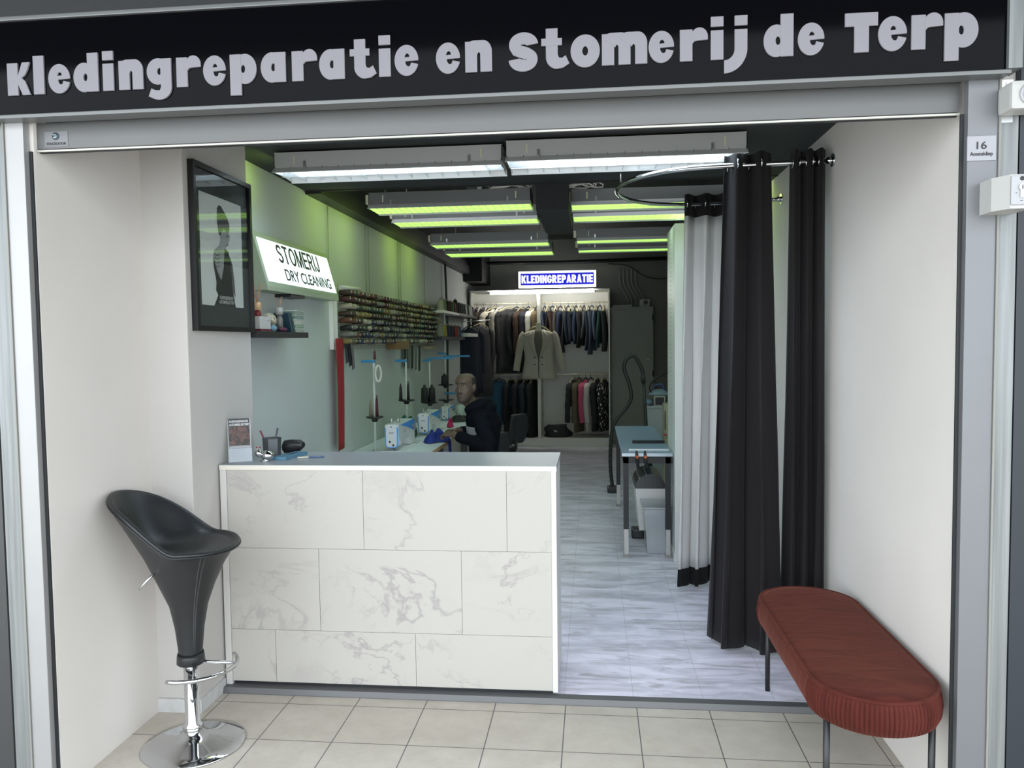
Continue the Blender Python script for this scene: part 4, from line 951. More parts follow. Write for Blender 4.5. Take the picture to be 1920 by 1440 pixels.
def machine(label, xc, y0, ln=.46, sc=1.0):
    z = TZ_ - .045
    t = thing('sewing_machine', label, 'sewing machine', (xc, y0 + ln / 2, z), 'white and blue sewing machines')
    MB().box(xc - .085 * sc, xc + .085 * sc, y0 - .02, y0 + ln, TZ_ + .0005, TZ_ + .006, bev=.002).build('bed', SEWW, t)
    # arm: column at the far end, horizontal arm, head at the near end
    b_ = MB(); w = .052 * sc
    sil = [(y0 + .02, .085), (y0 + .0, .10), (y0 - .002, .235), (y0 + .03, .243), (y0 + ln * .5, .238), (y0 + ln - .06, .245), (y0 + ln - .02, .235), (y0 + ln - .01, .052), (y0 + ln - .17, .052), (y0 + ln - .19, .105), (y0 + ln - .22, .13), (y0 + .12, .135), (y0 + .10, .11), (y0 + .095, .085)]
    b_.prism([(a, h * sc) for a, h in sil], 2 * w, Matrix(((0, 0, 1, xc - w), (1, 0, 0, 0), (0, 1, 0, z), (0, 0, 0, 1))))
    b_.build('arm', SEWW, t)
    # end cover with blue outline
    def rrect(x0, x1, z0, z1, r):
        return arc(x0 + r, z0 + r, r, r, 180, 270, 6) + arc(x1 - r, z0 + r, r, r, 270, 360, 6) + arc(x1 - r, z1 - r, r, r, 0, 90, 6) + arc(x0 + r, z1 - r, r, r, 90, 180, 6)
    mt = Matrix(((1, 0, 0, xc), (0, 0, -1, y0 - .002), (0, 1, 0, z), (0, 0, 0, 1)))
    MB().prism(rrect(-.048 * sc, .048 * sc, .070 * sc, .238 * sc, .03 * sc), .010, mt).build('blue_edge', SEWB, t)
    ec = MB().prism(rrect(-.040 * sc, .040 * sc, .078 * sc, .245 * sc, .022 * sc), .016, mt).build('end_cover', SEWW, t)
    for (dx, dz, r_) in ((-.012, .118, .008), (.014, .092, .008), (0, .228, .005)):
        MB().cyl((xc + dx * sc, y0 - .017, z + dz * sc), (xc + dx * sc, y0 - .020, z + dz * sc), r_ * sc, n=14).build('screw', BLACK, t)
    MB().box(xc - .018 * sc, xc + .018 * sc, y0 - .0195, y0 - .018, z + .176 * sc, z + .190 * sc).build('badge', M('grey_badge', (.42, .45, .5), .4), t)
    # blue wedge on the operator side
    mt2 = Matrix(((0, 0, 1, xc + w), (1, 0, 0, 0), (0, 1, 0, z), (0, 0, 0, 1)))
    MB().prism([(y0 + .05, .236 * sc), (y0 + ln - .04, .242 * sc), (y0 + ln - .015, .20 * sc), (y0 + ln - .04, .150 * sc), (y0 + ln * .5, .200 * sc)], .003, mt2).build('blue_panel', SEWB, t)
    MB().cyl((xc + w, y0 + ln - .09, z + .185 * sc), (xc + w + .014, y0 + ln - .09, z + .185 * sc), .018 * sc, n=18).build('stitch_dial', M('grey_dial', (.2, .2, .22), .4), t)
    MB().cyl((xc + w, y0 + .16, z + .185 * sc), (xc + w + .012, y0 + .16, z + .185 * sc), .012, n=14).build('tension_dial', STEEL, t)
    MB().cyl((xc, y0 + ln - .01, z + .17 * sc), (xc, y0 + ln + .035, z + .17 * sc), .055 * sc, n=24).build('hand_wheel', M('grey_hand_wheel', (.4, .42, .45), .4), t)
    MB().cyl((xc, y0 + .045, z + .055), (xc, y0 + .045, z + .10 * sc), .006, n=8).build('needle_bar', STEEL, t)
    MB().box(xc - .012, xc + .012, y0 + .01, y0 + .07, z + .052, z + .058).build('presser_foot', STEEL, t)
    MB().cyl((xc - .01, y0 + .04, z + .24 * sc), (xc - .01, y0 + .04, z + .285 * sc), .008, n=10).build('thread_post', STEEL, t)
    MB().cyl((xc + .0, y0 + .20, z + .24 * sc), (xc + .0, y0 + .20, z + .275 * sc), .014, n=12).build('bobbin_winder', STEEL, t)
    MB().box(xc + w, xc + w + .05, y0 + ln - .06, y0 + ln - .045, z + .055, z + .066, bev=.003).build('lever', WHITE_PLASTIC, t)
machine('white and blue sewing machine nearest the counter', -1.575, 5.98, .56, 1.06)
machine('white and blue sewing machine beyond the blue cloth', -1.545, 7.0, .52, 1.02)
machine('far small white and blue overlock machine', -1.60, 8.35, .34, .82)
# cloth on the tables
def rag(name, label, cat, c, sx, sy, h, col, seed, drape=None):
    rnd = random.Random(seed); ph = [rnd.uniform(0, 6) for _ in range(6)]
    def fn(u, v):
        a = u * 2 * PI; r = v
        wob = 1 + .18 * math.sin(3 * a + ph[0]) + .1 * math.sin(5 * a + ph[1])
        x = c[0] + sx * r * math.cos(a) * wob; y = c[1] + sy * r * math.sin(a) * wob
        z = c[2] + max(.004, h * (1 - r ** 4) * (.72 + .28 * math.sin(3 * a + 7 * r + ph[2]) * min(1, 3 * r)) + .016 * math.sin(7 * a + 9 * r + ph[3]) * (1 - r) * min(1, 4 * r))
        return Vector((x, y, z))
    b_ = MB().sheet(fn, 40, 12)
    return tag(b_.build(name, M(name + '_cloth', col, .8)), label, cat)
rag('blue_garment', 'royal blue garment crumpled beside the nearest sewing machine', 'garment', (-1.36, 6.62, TZ_ + .002), .10, .16, .10, (.012, .03, .22), 3)
b = MB().sheet(lambda u, v: Vector((-1.30 + .055 * min(1, v * 2.2) + .006 * math.sin(u * 9), 6.62 + .10 * u - .01 * math.sin(v * 5), TZ_ + .02 - max(0, v - .38) * .34 + .008 * math.sin(u * 8 + v * 4))), 10, 14)
tag(solidify(b.build('blue_sleeve', M('blue_garment_cloth', (.012, .03, .22), .8), recalc=False), .004), 'royal blue sleeve hanging over the table edge', 'garment')
rag('green_cloth', 'green cloth bundle behind the second sewing machine', 'cloth', (-1.70, 7.0, TZ_ + .002), .10, .14, .19, (.012, .11, .06), 5)
rag('pink_cloth', 'small bright pink cloth beside the second sewing machine', 'cloth', (-1.43, 7.72, TZ_ + .002), .03, .06, .09, (.45, .015, .10), 6)
rag('dark_cloth', 'dark patterned cloth under the far overlock machine', 'cloth', (-1.45, 8.35, TZ_ + .002), .11, .16, .06, (.03, .03, .03), 8)
tag(MB().lathe([(0, 0), (.05, 0), (.055, .12), (.02, .14), (0, .14)], (-1.52, 8.85, TZ_), 18).build('thread_cone', M('pale_mint_thread', (.50, .60, .54), .7)), 'big pale mint thread cone on the far sewing table', 'thread cone')
tag(MB().lathe([(0, 0), (.022, 0), (.016, .16), (0, .16)], (-1.66, 8.72, TZ_), 16).build('thread_cone', M('white_thread', (.55, .56, .52), .9)), 'slim white thread cone on the far sewing table', 'thread cone')

# ================================================================== OFFICE CHAIRS
def chair(label, cx, cy, rz):
    t = thing('office_chair', label, 'chair', (cx, cy, 0), 'dark office chairs at the sewing tables')
    c_, s_ = math.cos(rz), math.sin(rz)
    def P(x, y, z): return Vector((cx + x * c_ - y * s_, cy + x * s_ + y * c_, z))
    FAB = M('dark_grey_upholstery', (.018, .018, .021), .7)
    rings = []
    for q in range(9):
        z = .50 + q * .04; w = .20 * math.sin(PI * (.22 + .60 * q / 8)) ** .6; x = .20 + .02 * math.sin(q / 8 * PI) + .05 * q / 8
        rings.append([P(x + .032 * math.cos(a) + .05 * (math.sin(a)) ** 2, w * math.sin(a), z) for a in [2 * PI * k_ / 20 for k_ in range(20)]])
    MB().loft(rings).build('backrest', FAB, t)
    MB().loft([[P(-.02 + .22 * math.cos(a) * k_, .22 * math.sin(a) * k_, z) for a in [2 * PI * i_ / 28 for i_ in range(28)]] for z, k_ in ((.39, .8), (.40, .98), (.43, 1.0), (.455, .95), (.46, .6))]).build('seat', FAB, t)
    MB().tube([P(.0, 0, .385), P(.20, 0, .37), P(.25, 0, .45), P(.25, 0, .60)], .018, 8).build('back_support', BLACK, t)
    MB().cyl(P(-.02, 0, .06), P(-.02, 0, .39), .025, n=14).build('gas_column', BLACK, t)
    for q in range(5):
        a = 2 * PI * q / 5; e = P(-.02 + .27 * math.cos(a), .27 * math.sin(a), .055)
        lg = MB().tube([P(-.02, 0, .09), e], [.022, .014], 8).build('leg', BLACK, t)
        MB().ball(e - Vector((0, 0, .027)), .026, .026, .028, 12, 8).build('caster', BLACK, lg)
chair('dark office chair whose back shows right behind the seated person', -1.07, 6.66, math.radians(-12))
chair('empty dark office chair farther back near the wardrobe', -1.06, 8.45, math.radians(-25))

# ================================================================== THE SEATED PERSON
SKIN = M('skin', (.135, .094, .070), .5, spec=.35, var=(30, .07)); STUB = M('stubble_skin', (.088, .062, .050), .6); HAIRM = M('short_dark_hair', (.035, .029, .025), .7)
EYEW = M('eye_white', (.45, .43, .40), .3); IRIS = M('dark_iris', (.02, .012, .008), .2); LIP = M('lips', (.15, .072, .060), .5)
per = thing('person', 'seated person in black hooded top working at the sewing table, looking towards the street', 'person', (-.90, 6.5, 0))
hf = Vector((-.33, -.94, -.03)).normalized(); hu = Vector((.0, .03, 1)).normalized(); hs = hf.cross(hu).normalized(); hu = hs.cross(hf)
HC = Vector((-1.055, 6.40, 1.222))
HT = [(-.118, .060, -.010, .020), (-.112, .080, -.015, .036), (-.098, .090, -.03, .047), (-.080, .092, -.05, .055), (-.058, .091, -.068, .061), (-.035, .090, -.082, .066), (-.010, .086, -.092, .070),
      (.012, .083, -.098, .073), (.030, .087, -.101, .0745), (.046, .092, -.102, .0755), (.065, .091, -.101, .075), (.085, .080, -.095, .070), (.103, .060, -.080, .060), (.116, .032, -.055, .043), (.122, .0, -.03, .018)]
def head_pt(zv, a, off=0.0):
    fr = tab(zv, [(h[0], h[1]) for h in HT]); bk = tab(zv, [(h[0], h[2]) for h in HT]); w = tab(zv, [(h[0], h[3]) for h in HT])
    cx = (fr + bk) / 2; rx = (fr - bk) / 2
    ca, sa = math.cos(a), math.sin(a)
    e = .9
    fx = cx + (rx + off) * math.copysign(abs(ca) ** e, ca); sx = (w + off) * math.copysign(abs(sa) ** e, sa)
    return HC + hf * fx + hs * sx + hu * zv
def HP(f, s_, u): return HC + hf * f + hs * s_ + hu * u
body = MB()
body.loft([[head_pt(h[0], 2 * PI * q / 40) for q in range(40)] for h in HT])
# nose, brows, cheeks, lips, chin, ears
body.loft([[HP(f + d * math.cos(a) * .9, w * math.sin(a), u) for a in [2 * PI * q / 12 for q in range(12)]] for f, u, w, d in ((.082, .034, .007, .008), (.088, .018, .008, .010), (.093, -.004, .010, .013), (.096, -.022, .014, .018), (.092, -.032, .016, .016), (.084, -.037, .012, .008))])
for s_ in (-1, 1):
    body.ball(HP(.083, s_ * .031, .040), .010, .010, .008)
    body.ball(HP(.080, s_ * .018, .041), .012, .012, .008)
    body.ball(HP(.052, s_ * .040, -.016), .026, .022, .024)
    body.ball(HP(.090, s_ * .013, -.029), .008, .008, .007)
    body.ball(HP(-.012, s_ * .081, .004), .018, .013, .031, rot=Matrix((hf, hs, hu)).transposed())
    body.ball(HP(-.004, s_ * .074, -.020), .010, .008, .012)
body.ball(HP(.090, 0, -.0555), .010, .010, .0055); body.ball(HP(.088, 0, -.0655), .010, .010, .006); body.ball(HP(.082, 0, -.095), .016, .016, .014)
for s_ in (-.012, .012): body.ball(HP(.088, s_, -.058), .008, .008, .005)
# neck, torso, arms, legs
NB = Vector((-.985, 6.46, 1.05))
body.tube(smooth_path([NB + Vector((.03, .01, -.06)), NB, HC + Vector((.02, .03, -.10)), HC + hf * -.03 + Vector((0, 0, -.02))], 4), .056, 16)
def spine(rings):
    return [[Vector((cx, cy, z)) + Vector((dx * math.cos(a), wy * math.sin(a), 0)) + Vector((tilt * dx * math.cos(a) * 0, 0, tilt * math.cos(a) * dx)) for a in [2 * PI * q / 28 for q in range(28)]] for cx, cy, z, dx, wy, tilt in rings]
SPN = [(-.925, 6.50, .47, .12, .17, 0), (-.925, 6.50, .56, .105, .165, .0), (-.92, 6.50, .68, .095, .15, .05), (-.915, 6.49, .80, .105, .16, .1), (-.91, 6.485, .90, .12, .175, .15), (-.935, 6.48, .98, .105, .175, .2), (-.955, 6.47, 1.035, .075, .12, .2), (-.965, 6.465, 1.06, .05, .06, .2)]
body.loft(spine(SPN))
LSH, LEL, LWR = Vector((-.925, 6.300, 1.00)), Vector((-.835, 6.17, .765)), Vector((-1.135, 6.25, .852))
RSH, REL, RWR = Vector((-.955, 6.665, 1.00)), Vector((-.93, 6.79, .79)), Vector((-1.14, 6.44, .862))
def armpath(a, e, w): return smooth_path([a, a.lerp(e, .5), e, e.lerp(w, .5), w], 5)
body.tube(armpath(LSH, LEL, LWR), [lerp(.052, .030, q / 20) for q in range(21)], 14)
body.tube(armpath(RSH, REL, RWR), [lerp(.052, .030, q / 20) for q in range(21)], 14)
LK, RK = Vector((-1.27, 6.40, .56)), Vector((-1.27, 6.62, .56))
for hip, kn in ((Vector((-.88, 6.41, .53)), LK), (Vector((-.88, 6.59, .53)), RK)):
    an = kn + Vector((.06, 0, -.47))
    body.tube(smooth_path([hip, hip.lerp(kn, .5), kn, kn.lerp(an, .5), an], 5), [lerp(.078, .042, q / 20) for q in range(21)], 14)
    body.tube([an + Vector((.04, 0, -.045)), an + Vector((-.08, 0, -.055)), an + Vector((-.16, 0, -.062))], [.034, .034, .024], 12)
# hands: palm, four bent fingers of different lengths, thumb from the side of the palm
def hand(wr, dirv, palm_n, side, curl):
    d = dirv.normalized(); n = (palm_n - d * palm_n.dot(d)).normalized(); s_ = d.cross(n) * side
    kn = wr + d * .085
    body.loft([[wr + d * t + s_ * (w * math.cos(a)) + n * (h * math.sin(a)) for a in [2 * PI * q / 16 for q in range(16)]] for t, w, h in ((-.01, .027, .022), (.02, .034, .020), (.055, .040, .017), (.085, .040, .014), (.093, .034, .010))])
    for q, (off, ln) in enumerate(((.030, .068), (.010, .077), (-.011, .071), (-.030, .056))):
        p0 = kn + s_ * off - d * .012; pts = [p0]; ang = .25; p = kn + s_ * off; pts.append(p)
        for seg, c_ in ((.45, curl * .7), (.32, curl * 1.1), (.23, curl * .6)):
            ang += c_; p = p + (d * math.cos(ang) + n * math.sin(ang)) * ln * seg; pts.append(p)
        body.tube(pts, [.0088, .0088, .0085, .0078, .0065], 8)
    p0 = wr + d * .022 + s_ * .030; p1 = p0 + (s_ * .8 + d * .55 + n * .35).normalized() * .038; p2 = p1 + (d * .9 + n * .5 + s_ * .1).normalized() * .030; p3 = p2 + (d * .8 + n * .6 - s_ * .2).normalized() * .024
    body.tube([p0 - s_ * .012, p0, p1, p2, p3], [.012, .0125, .0105, .0095, .0075], 8)
hand(LWR, Vector((-.80, .42, .06)), Vector((-.1, .45, -.9)), -1, .55)
hand(RWR, Vector((-.74, -.52, .04)), Vector((-.1, -.4, -.9)), 1, .55)
def remesh(name, mb, voxel, smooth_n, mats, parent, paint=None):
    o = mb.build(name, mats, parent)
    md = o.modifiers.new('r', 'REMESH'); md.mode = 'VOXEL'; md.voxel_size = voxel; md.use_smooth_shade = True
    if smooth_n:
        m2 = o.modifiers.new('s', 'SMOOTH'); m2.factor = .5; m2.iterations = smooth_n
    bpy.context.view_layer.update(); dg = bpy.context.evaluated_depsgraph_get()
    me = bpy.data.meshes.new_from_object(o.evaluated_get(dg)); o.modifiers.clear(); o.data = me
    me.materials.clear()
    for m_ in mats: me.materials.append(m_)
    off = Vector((0, 0, 0)); p_ = parent
    while p_ is not None: off += p_.location; p_ = p_.parent
    for f in me.polygons:
        f.use_smooth = True; f.material_index = paint(f.center + off) if paint else 0
    return o
def paint(c):
    v = c - HC; f, s_, u = v.dot(hf), v.dot(hs), v.dot(hu)
    if u < -.13 or v.length > .17: return 0
    a = abs(s_)
    if f > .05:
        if abs(u + .10 * a - .0005 * (a * 1000 - 30) * .25 - .0500) < .0052 and .010 < a < .050: return 2          # brows
        if abs(u + .0605) < .0075 and a < .022 - abs(u + .0605): return 3     # lips
        if -.030 > u > -.052 and a < .030: return 1                            # moustache
    if u < -.045 - .25 * max(0, .02 - f) and f > -.02: return 1               # beard shadow
    if f > -.012 and f < .02 and u < .0 and a > .055 and u > -.06: return 1   # sideburn
    return 0
bd = remesh('body', body, .0042, 2, [SKIN, STUB, HAIRM, LIP], per, paint)
for s_ in (-1, 1):
    MB().ball(HP(.0745, s_ * .031, .022), .0125, .0125, .0080, rot=Matrix((hf, hs, hu)).transposed()).build('eye', EYEW, bd)
    MB().ball(HP(.0815, s_ * .031 - .002, .0220), .0060).build('iris', IRIS, bd)
    MB().tube([HP(.0835 - .012 * abs(q_) , s_ * .031 + .0135 * q_, .0295 - .006 * q_ * q_) for q_ in (-1, -.5, 0, .5, 1)], .0030, 6).build('eyelid', M('eyelid_skin', (.09, .06, .045), .6), bd)
b = MB(); zs = [.060 - .006 * q for q in range(22)]
def hair_fn(u, v):
    a = lerp(.44 * PI, 1.56 * PI, u); z = lerp(-.062, .088, v)
    side = abs(math.cos(a / 1.0)) if False else 0
    front = min(a, 2 * PI - a)
    if front < .60 * PI: z = max(z, .028)
    return head_pt(z, a, .0035)
b.sheet(hair_fn, 60, 20); solidify(b.build('hair', HAIRM, per, recalc=False), .003)
# clothes
HOOD = M('black_sweatshirt', (.007, .008, .012), .9, spec=.08, bump=(90, .2))
hd = MB()
hd.loft(spine([(c[0], c[1], c[2], c[3] + .028, c[4] + .03, c[5]) for c in SPN[:7]]))
for P3, w0 in (((LSH, LEL, LWR), .072), ((RSH, REL, RWR), .072)):
    pth = armpath(*P3); hd.tube(pth[:20], [lerp(w0, .043, q / 20) + .006 * math.sin(q * 1.9) for q in range(20)], 14)
hd.tube(smooth_path([Vector((-1.045, 6.40, 1.04)), Vector((-1.0, 6.355, 1.06)), Vector((-.93, 6.37, 1.085)), Vector((-.885, 6.46, 1.09)), Vector((-.92, 6.545, 1.08)), Vector((-1.0, 6.55, 1.05)), Vector((-1.05, 6.50, 1.03))], 5), [lerp(.028, .055, math.sin(PI * q / 30)) for q in range(31)], 12)
hd.ball((-.87, 6.455, 1.055), .07, .10, .055)
remesh('hooded_top', hd, .008, 4, [HOOD], per)
b = MB()
def patch(u, v):
    a = lerp(PI * 1.02, PI * 1.52, u); z = lerp(.80, .905, v)
    cx = tab(z, [(c[2], c[0]) for c in SPN]); dx = tab(z, [(c[2], c[3]) for c in SPN]) + .034; wy = tab(z, [(c[2], c[4]) for c in SPN]) + .036
    return Vector((cx + dx * math.cos(a), 6.49 + wy * math.sin(a), z))
b.sheet(patch, 12, 6); solidify(b.build('grey_panel', M('light_grey_jersey', (.33, .34, .36), .85), per, recalc=False), .006)
tr_ = MB()
for hip, kn in ((Vector((-.87, 6.41, .54)), LK), (Vector((-.87, 6.59, .54)), RK)):
    an = kn + Vector((.06, 0, -.45)); tr_.tube(smooth_path([hip, hip.lerp(kn, .5), kn, kn.lerp(an, .5), an], 5), [lerp(.095, .065, q / 20) for q in range(21)], 14)
tr_.ball((-.865, 6.5, .53), .15, .19, .085)
remesh('trousers', tr_, .012, 3, [M('dark_trousers', (.02, .02, .024), .85)], per)

# ================================================================== WARDROBE WITH THE FINISHED CLOTHES
wd = thing('open_wardrobe', 'wide open white wardrobe full of hanging clothes at the back wall', 'wardrobe', (-.80, 12.1, 0))
WW = M('wardrobe_white', (.66, .66, .62), .5)
X0, X1, XM, YF, YR = -1.855, .255, -.815, 11.80, 12.39
for x in (X0, X1 - .018): MB().box(x, x + .018, YF, YR, 0, 2.38).build('side_panel', WW, wd)
MB().box(XM - .022, XM + .022, YF, YR, .13, 2.362).build('divider', WW, wd)
MB().box(X0 + .018, X1 - .018, YF, YR, 2.362, 2.38).build('top_board', WW, wd)
MB().box(X0 + .018, X1 - .018, YF, YR, .115, .135).build('bottom_board', WW, wd)
MB().box(X0 + .018, X1 - .018, YF + .02, YF + .035, 0, .115).build('plinth', WW, wd)
MB().box(X0 + .018, X1 - .018, YR - .008, YR, .135, 2.362).build('back_panel', WW, wd)
for xa, xb in ((X0 + .018, XM - .022), (XM + .022, X1 - .018)):
    for z, y in ((2.19, 12.10), (1.092, 12.05)): MB().cyl((xa, y, z), (xb, y, z), .0135, n=12).build('clothes_rail', M('cream_rail_metal', (.72, .70, .60), .35, .3), wd)
tube_l = thing('light_tube', 'bright white tube light across the top of the wardrobe', 'lamp', (-.75, 11.76, 2.33))
MB().cyl((-1.535, 11.75, 2.335), (.025, 11.75, 2.345), .019, n=16).build('tube', M('lit_white_tube', (.9, .9, .85), .5, emit=(1.0, .98, .90), es=LED_STRENGTH), tube_l)
for x in (-1.2, -.3): MB().box(x - .015, x + .015, 11.765, 11.80, 2.33, 2.36).build('clip', STEEL, tube_l)
for x in (-1.545, .035): MB().cyl((x - .01, 11.75, 2.34), (x + .01, 11.75, 2.34), .020, n=14).build('end_cap', WHITE_PLASTIC, tube_l)
ks2 = thing('lit_sign', 'lit blue and white sign reading KLEDINGREPARATIE above the wardrobe', 'sign', (-.53, 11.75, 2.41))
bx0, bx1, bz0, bz1 = -1.105, .055, 2.408, 2.652
MB().box(bx0, bx1, 11.74, 11.84, bz0, bz1, bev=.008).build('case', M('lit_white_border', (.85, .85, .85), .5, emit=(.95, .95, 1.0), es=1.2), ks2)
MB().box(bx0 + .035, bx1 - .035, 11.734, 11.741, bz0 + .035, bz1 - .035).build('blue_face', M('lit_blue_face', (.02, .02, .5), .5, emit=(.010, .012, .55), es=1.0), ks2)
BG = {'K': [rect(0, .26, 0, 1), ([(.2, .42), (.40, 1), (.70, 1), (.44, .5)], []), ([(.2, .62), (.44, .56), (.72, 0), (.42, 0)], [])], 'L': [rect(0, .26, 0, 1), rect(.2, .56, 0, .24)],
 'E': [rect(0, .26, 0, 1), rect(.2, .58, 0, .22), rect(.2, .55, .39, .61), rect(.2, .58, .78, 1)], 'I': [rect(0, .26, 0, 1)], 'N': [rect(0, .24, 0, 1), rect(.44, .68, 0, 1), ([(.0, 1), (.24, 1), (.68, 0), (.44, 0)], [])],
 'D': [([(0, 0), (.34, 0)] + arc(.34, .30, .32, .30, -90, 0, 8) + arc(.34, .70, .32, .30, 0, 90, 8) + [(0, 1)], [[(.26, .22), (.36, .24), (.40, .32), (.40, .68), (.36, .76), (.26, .78)]])],
 'P': [rect(0, .26, 0, 1), ([(.2, .34), (.36, .34)] + arc(.34, .64, .30, .30, -90, 0, 8) + arc(.34, .70, .30, .30, 0, 90, 8) + [(.2, 1)], [[(.26, .56), (.36, .56), (.38, .67), (.36, .78), (.26, .78)]])],
 'T': [rect(0, .62, .77, 1), rect(.18, .44, 0, .8)], 'A': [([(0, 0), (.24, 1), (.48, 1), (.72, 0), (.46, 0), (.42, .18), (.30, .18), (.26, 0)], [[(.315, .38), (.405, .38), (.36, .68)]])],
 'G': [([(.66, .66), (.66, .72)] + arc(.34, .70, .32, .30, 0, 180, 12) + arc(.34, .30, .34, .30, 180, 360, 12) + [(.68, .54), (.34, .54), (.34, .36), (.43, .36), (.42, .26), (.34, .22), (.27, .28), (.27, .72), (.34, .79), (.41, .74), (.41, .66)], [])]}
BG['R'] = BG['P'] + [([(.22, .44), (.42, .44), (.70, 0), (.42, 0)], [])]
LITW = M('lit_white_letters', (.8, .8, .8), .5, emit=(.95, .95, 1.0), es=1.2)
wtot = sum(max(p[0] for o_, h_ in BG[c_] for p in o_) + .07 for c_ in 'KLEDINGREPARATIE') - .07
xk = bx0 + .048; kx = (bx1 - bx0 - .096) / wtot; b = MB()
for c_ in 'KLEDINGREPARATIE':
    for gi, (o_, h_) in enumerate(BG[c_]):
        b.prism([(p[0] * kx, p[1] * .118) for p in o_], .002 + .0004 * gi, Matrix(((1, 0, 0, xk), (0, 0, -1, 11.734), (0, 1, 0, bz0 + .063), (0, 0, 0, 1))), [[(p[0] * kx, p[1] * .118) for p in q_] for q_ in h_])
    xk += (max(p[0] for o_, h2 in BG[c_] for p in o_) + .07) * kx
b.build('lettering', LITW, ks2)
MB().box(bx0 + .1, bx0 + .13, 11.80, 12.42, bz1 - .06, bz1 - .03).build('bracket', BLACK, ks2)
MB().box(bx1 - .13, bx1 - .1, 11.80, 12.42, bz1 - .06, bz1 - .03).build('bracket', BLACK, ks2)

def hanger(parent, x, y, zr, rz, col, w=.2, bar=False, drop=.10):
    d = Vector((math.sin(rz), math.cos(rz), 0)); P = Vector((x, y, zr))
    b_ = MB().tube([P + Vector((0, 0, .0)) + d * .012, P + Vector((0, 0, .020)), P - d * .016 + Vector((0, 0, .004)), P + Vector((0, 0, -.035)), P + Vector((0, 0, -drop * .55))], .0025, 6)
    b_.tube([P + d * w + Vector((0, 0, -drop - .045)), P + d * w * .5 + Vector((0, 0, -drop * .8)), P + Vector((0, 0, -drop * .5)), P - d * w * .5 + Vector((0, 0, -drop * .8)), P - d * w + Vector((0, 0, -drop - .045))], .009, 8)
    if bar: b_.tube([P + d * w + Vector((0, 0, -drop - .045)), P - d * w + Vector((0, 0, -drop - .045))], .006, 6)
    b_.build('hanger', col, parent)
HWOOD = M('pale_wooden_hanger', (.52, .46, .27), .5); HBLK = M('black_hanger', (.015, .015, .015), .4); HWHT = M('white_hanger', (.66, .66, .62), .4)
def coat(name, label, cat, group, x, y, zr, ln, hw, thick, col, rz, hmat, seed=0, sleeve=.58, rough=.8, spots=None):
    rnd = random.Random(seed + 11); ph = [rnd.uniform(0, 6) for _ in range(4)]
    zt = zr - .085; t = thing(name, label, cat, (x, y, zt - ln), group)
    d = Vector((math.sin(rz), math.cos(rz), 0)); n = Vector((d.y, -d.x, 0)); C = Vector((x, y, 0))
    mat = spots or M('cloth_%s' % '_'.join('%03d' % round(c * 1000) for c in col), col, rough, var=(8, .15))
    rings = []
    for z, w, th in ((0, .055, .025), (-.02, .075, .04), (-.045, hw * .75, .045), (-.075, hw * .98, .05), (-.13, hw, thick * .8), (-.30 * ln - .1, hw * .95, thick), (-.6 * ln, hw, thick * 1.05), (-.88 * ln, hw * 1.06, thick * 1.15), (-ln, hw * 1.08, thick * 1.2), (-ln + .004, hw * .95, thick * .9)):
        f = min(1, max(0, -z - .1) * 2)
        rings.append([C + d * (w * math.cos(a)) + n * (th * math.sin(a) * (1 + .22 * f * math.sin(5 * a + ph[0]))) + Vector((0, 0, zt + z)) for a in [2 * PI * q / 30 for q in range(30)]])
    MB().loft(rings).build('front_and_back', mat, t)
    for s_ in (-1, 1):
        p0 = C + d * (hw * .9 * s_) + Vector((0, 0, zt - .085)); b_ = p0 + d * (.03 * s_) + Vector((0, 0, -.10))
        pts = smooth_path([p0 - d * (.04 * s_), p0 + d * (.015 * s_) + Vector((0, 0, -.02)), b_, b_ + n * rnd.uniform(-.02, .02) + Vector((0, 0, -.20)), b_ + n * rnd.uniform(-.03, .03) - d * (.01 * s_) + Vector((0, 0, -max(.12, sleeve - .12)))], 4)
        MB().tube(pts, [lerp(.052, .040, q / (len(pts) - 1)) + .004 * math.sin(q * 2.1 + ph[1]) for q in range(len(pts))], 12).build('sleeve', mat, t)
    hanger(t, x, y, zr, rz, hmat, min(.2, hw * .9))
    return t
G = 'coats on the left wardrobe rail'
UP = 2.19
for q in range(7):
    cc = [(.02, .02, .02), (.10, .07, .05), (.03, .03, .035), (.26, .02, .04), (.02, .02, .022), (.05, .035, .03), (.015, .015, .018)][q]
    nm = ['black top first from the left on the left wardrobe rail', 'brown top second from the left on the left wardrobe rail', 'charcoal top third from the left on the left wardrobe rail', 'bright red jacket near left end of the left wardrobe rail',
          'black top just right of the bright red jacket', 'dark brown top second to the right of the red jacket', 'black top just left of the long cream coat'][q]
    coat('hanging_garment', nm, 'jacket', G, -1.79 + q * .052, 12.10, UP, [.55, .60, .60, .74, .60, .58, .6][q], .20, .025, cc, .12, [HBLK, HWHT][q % 2], q)
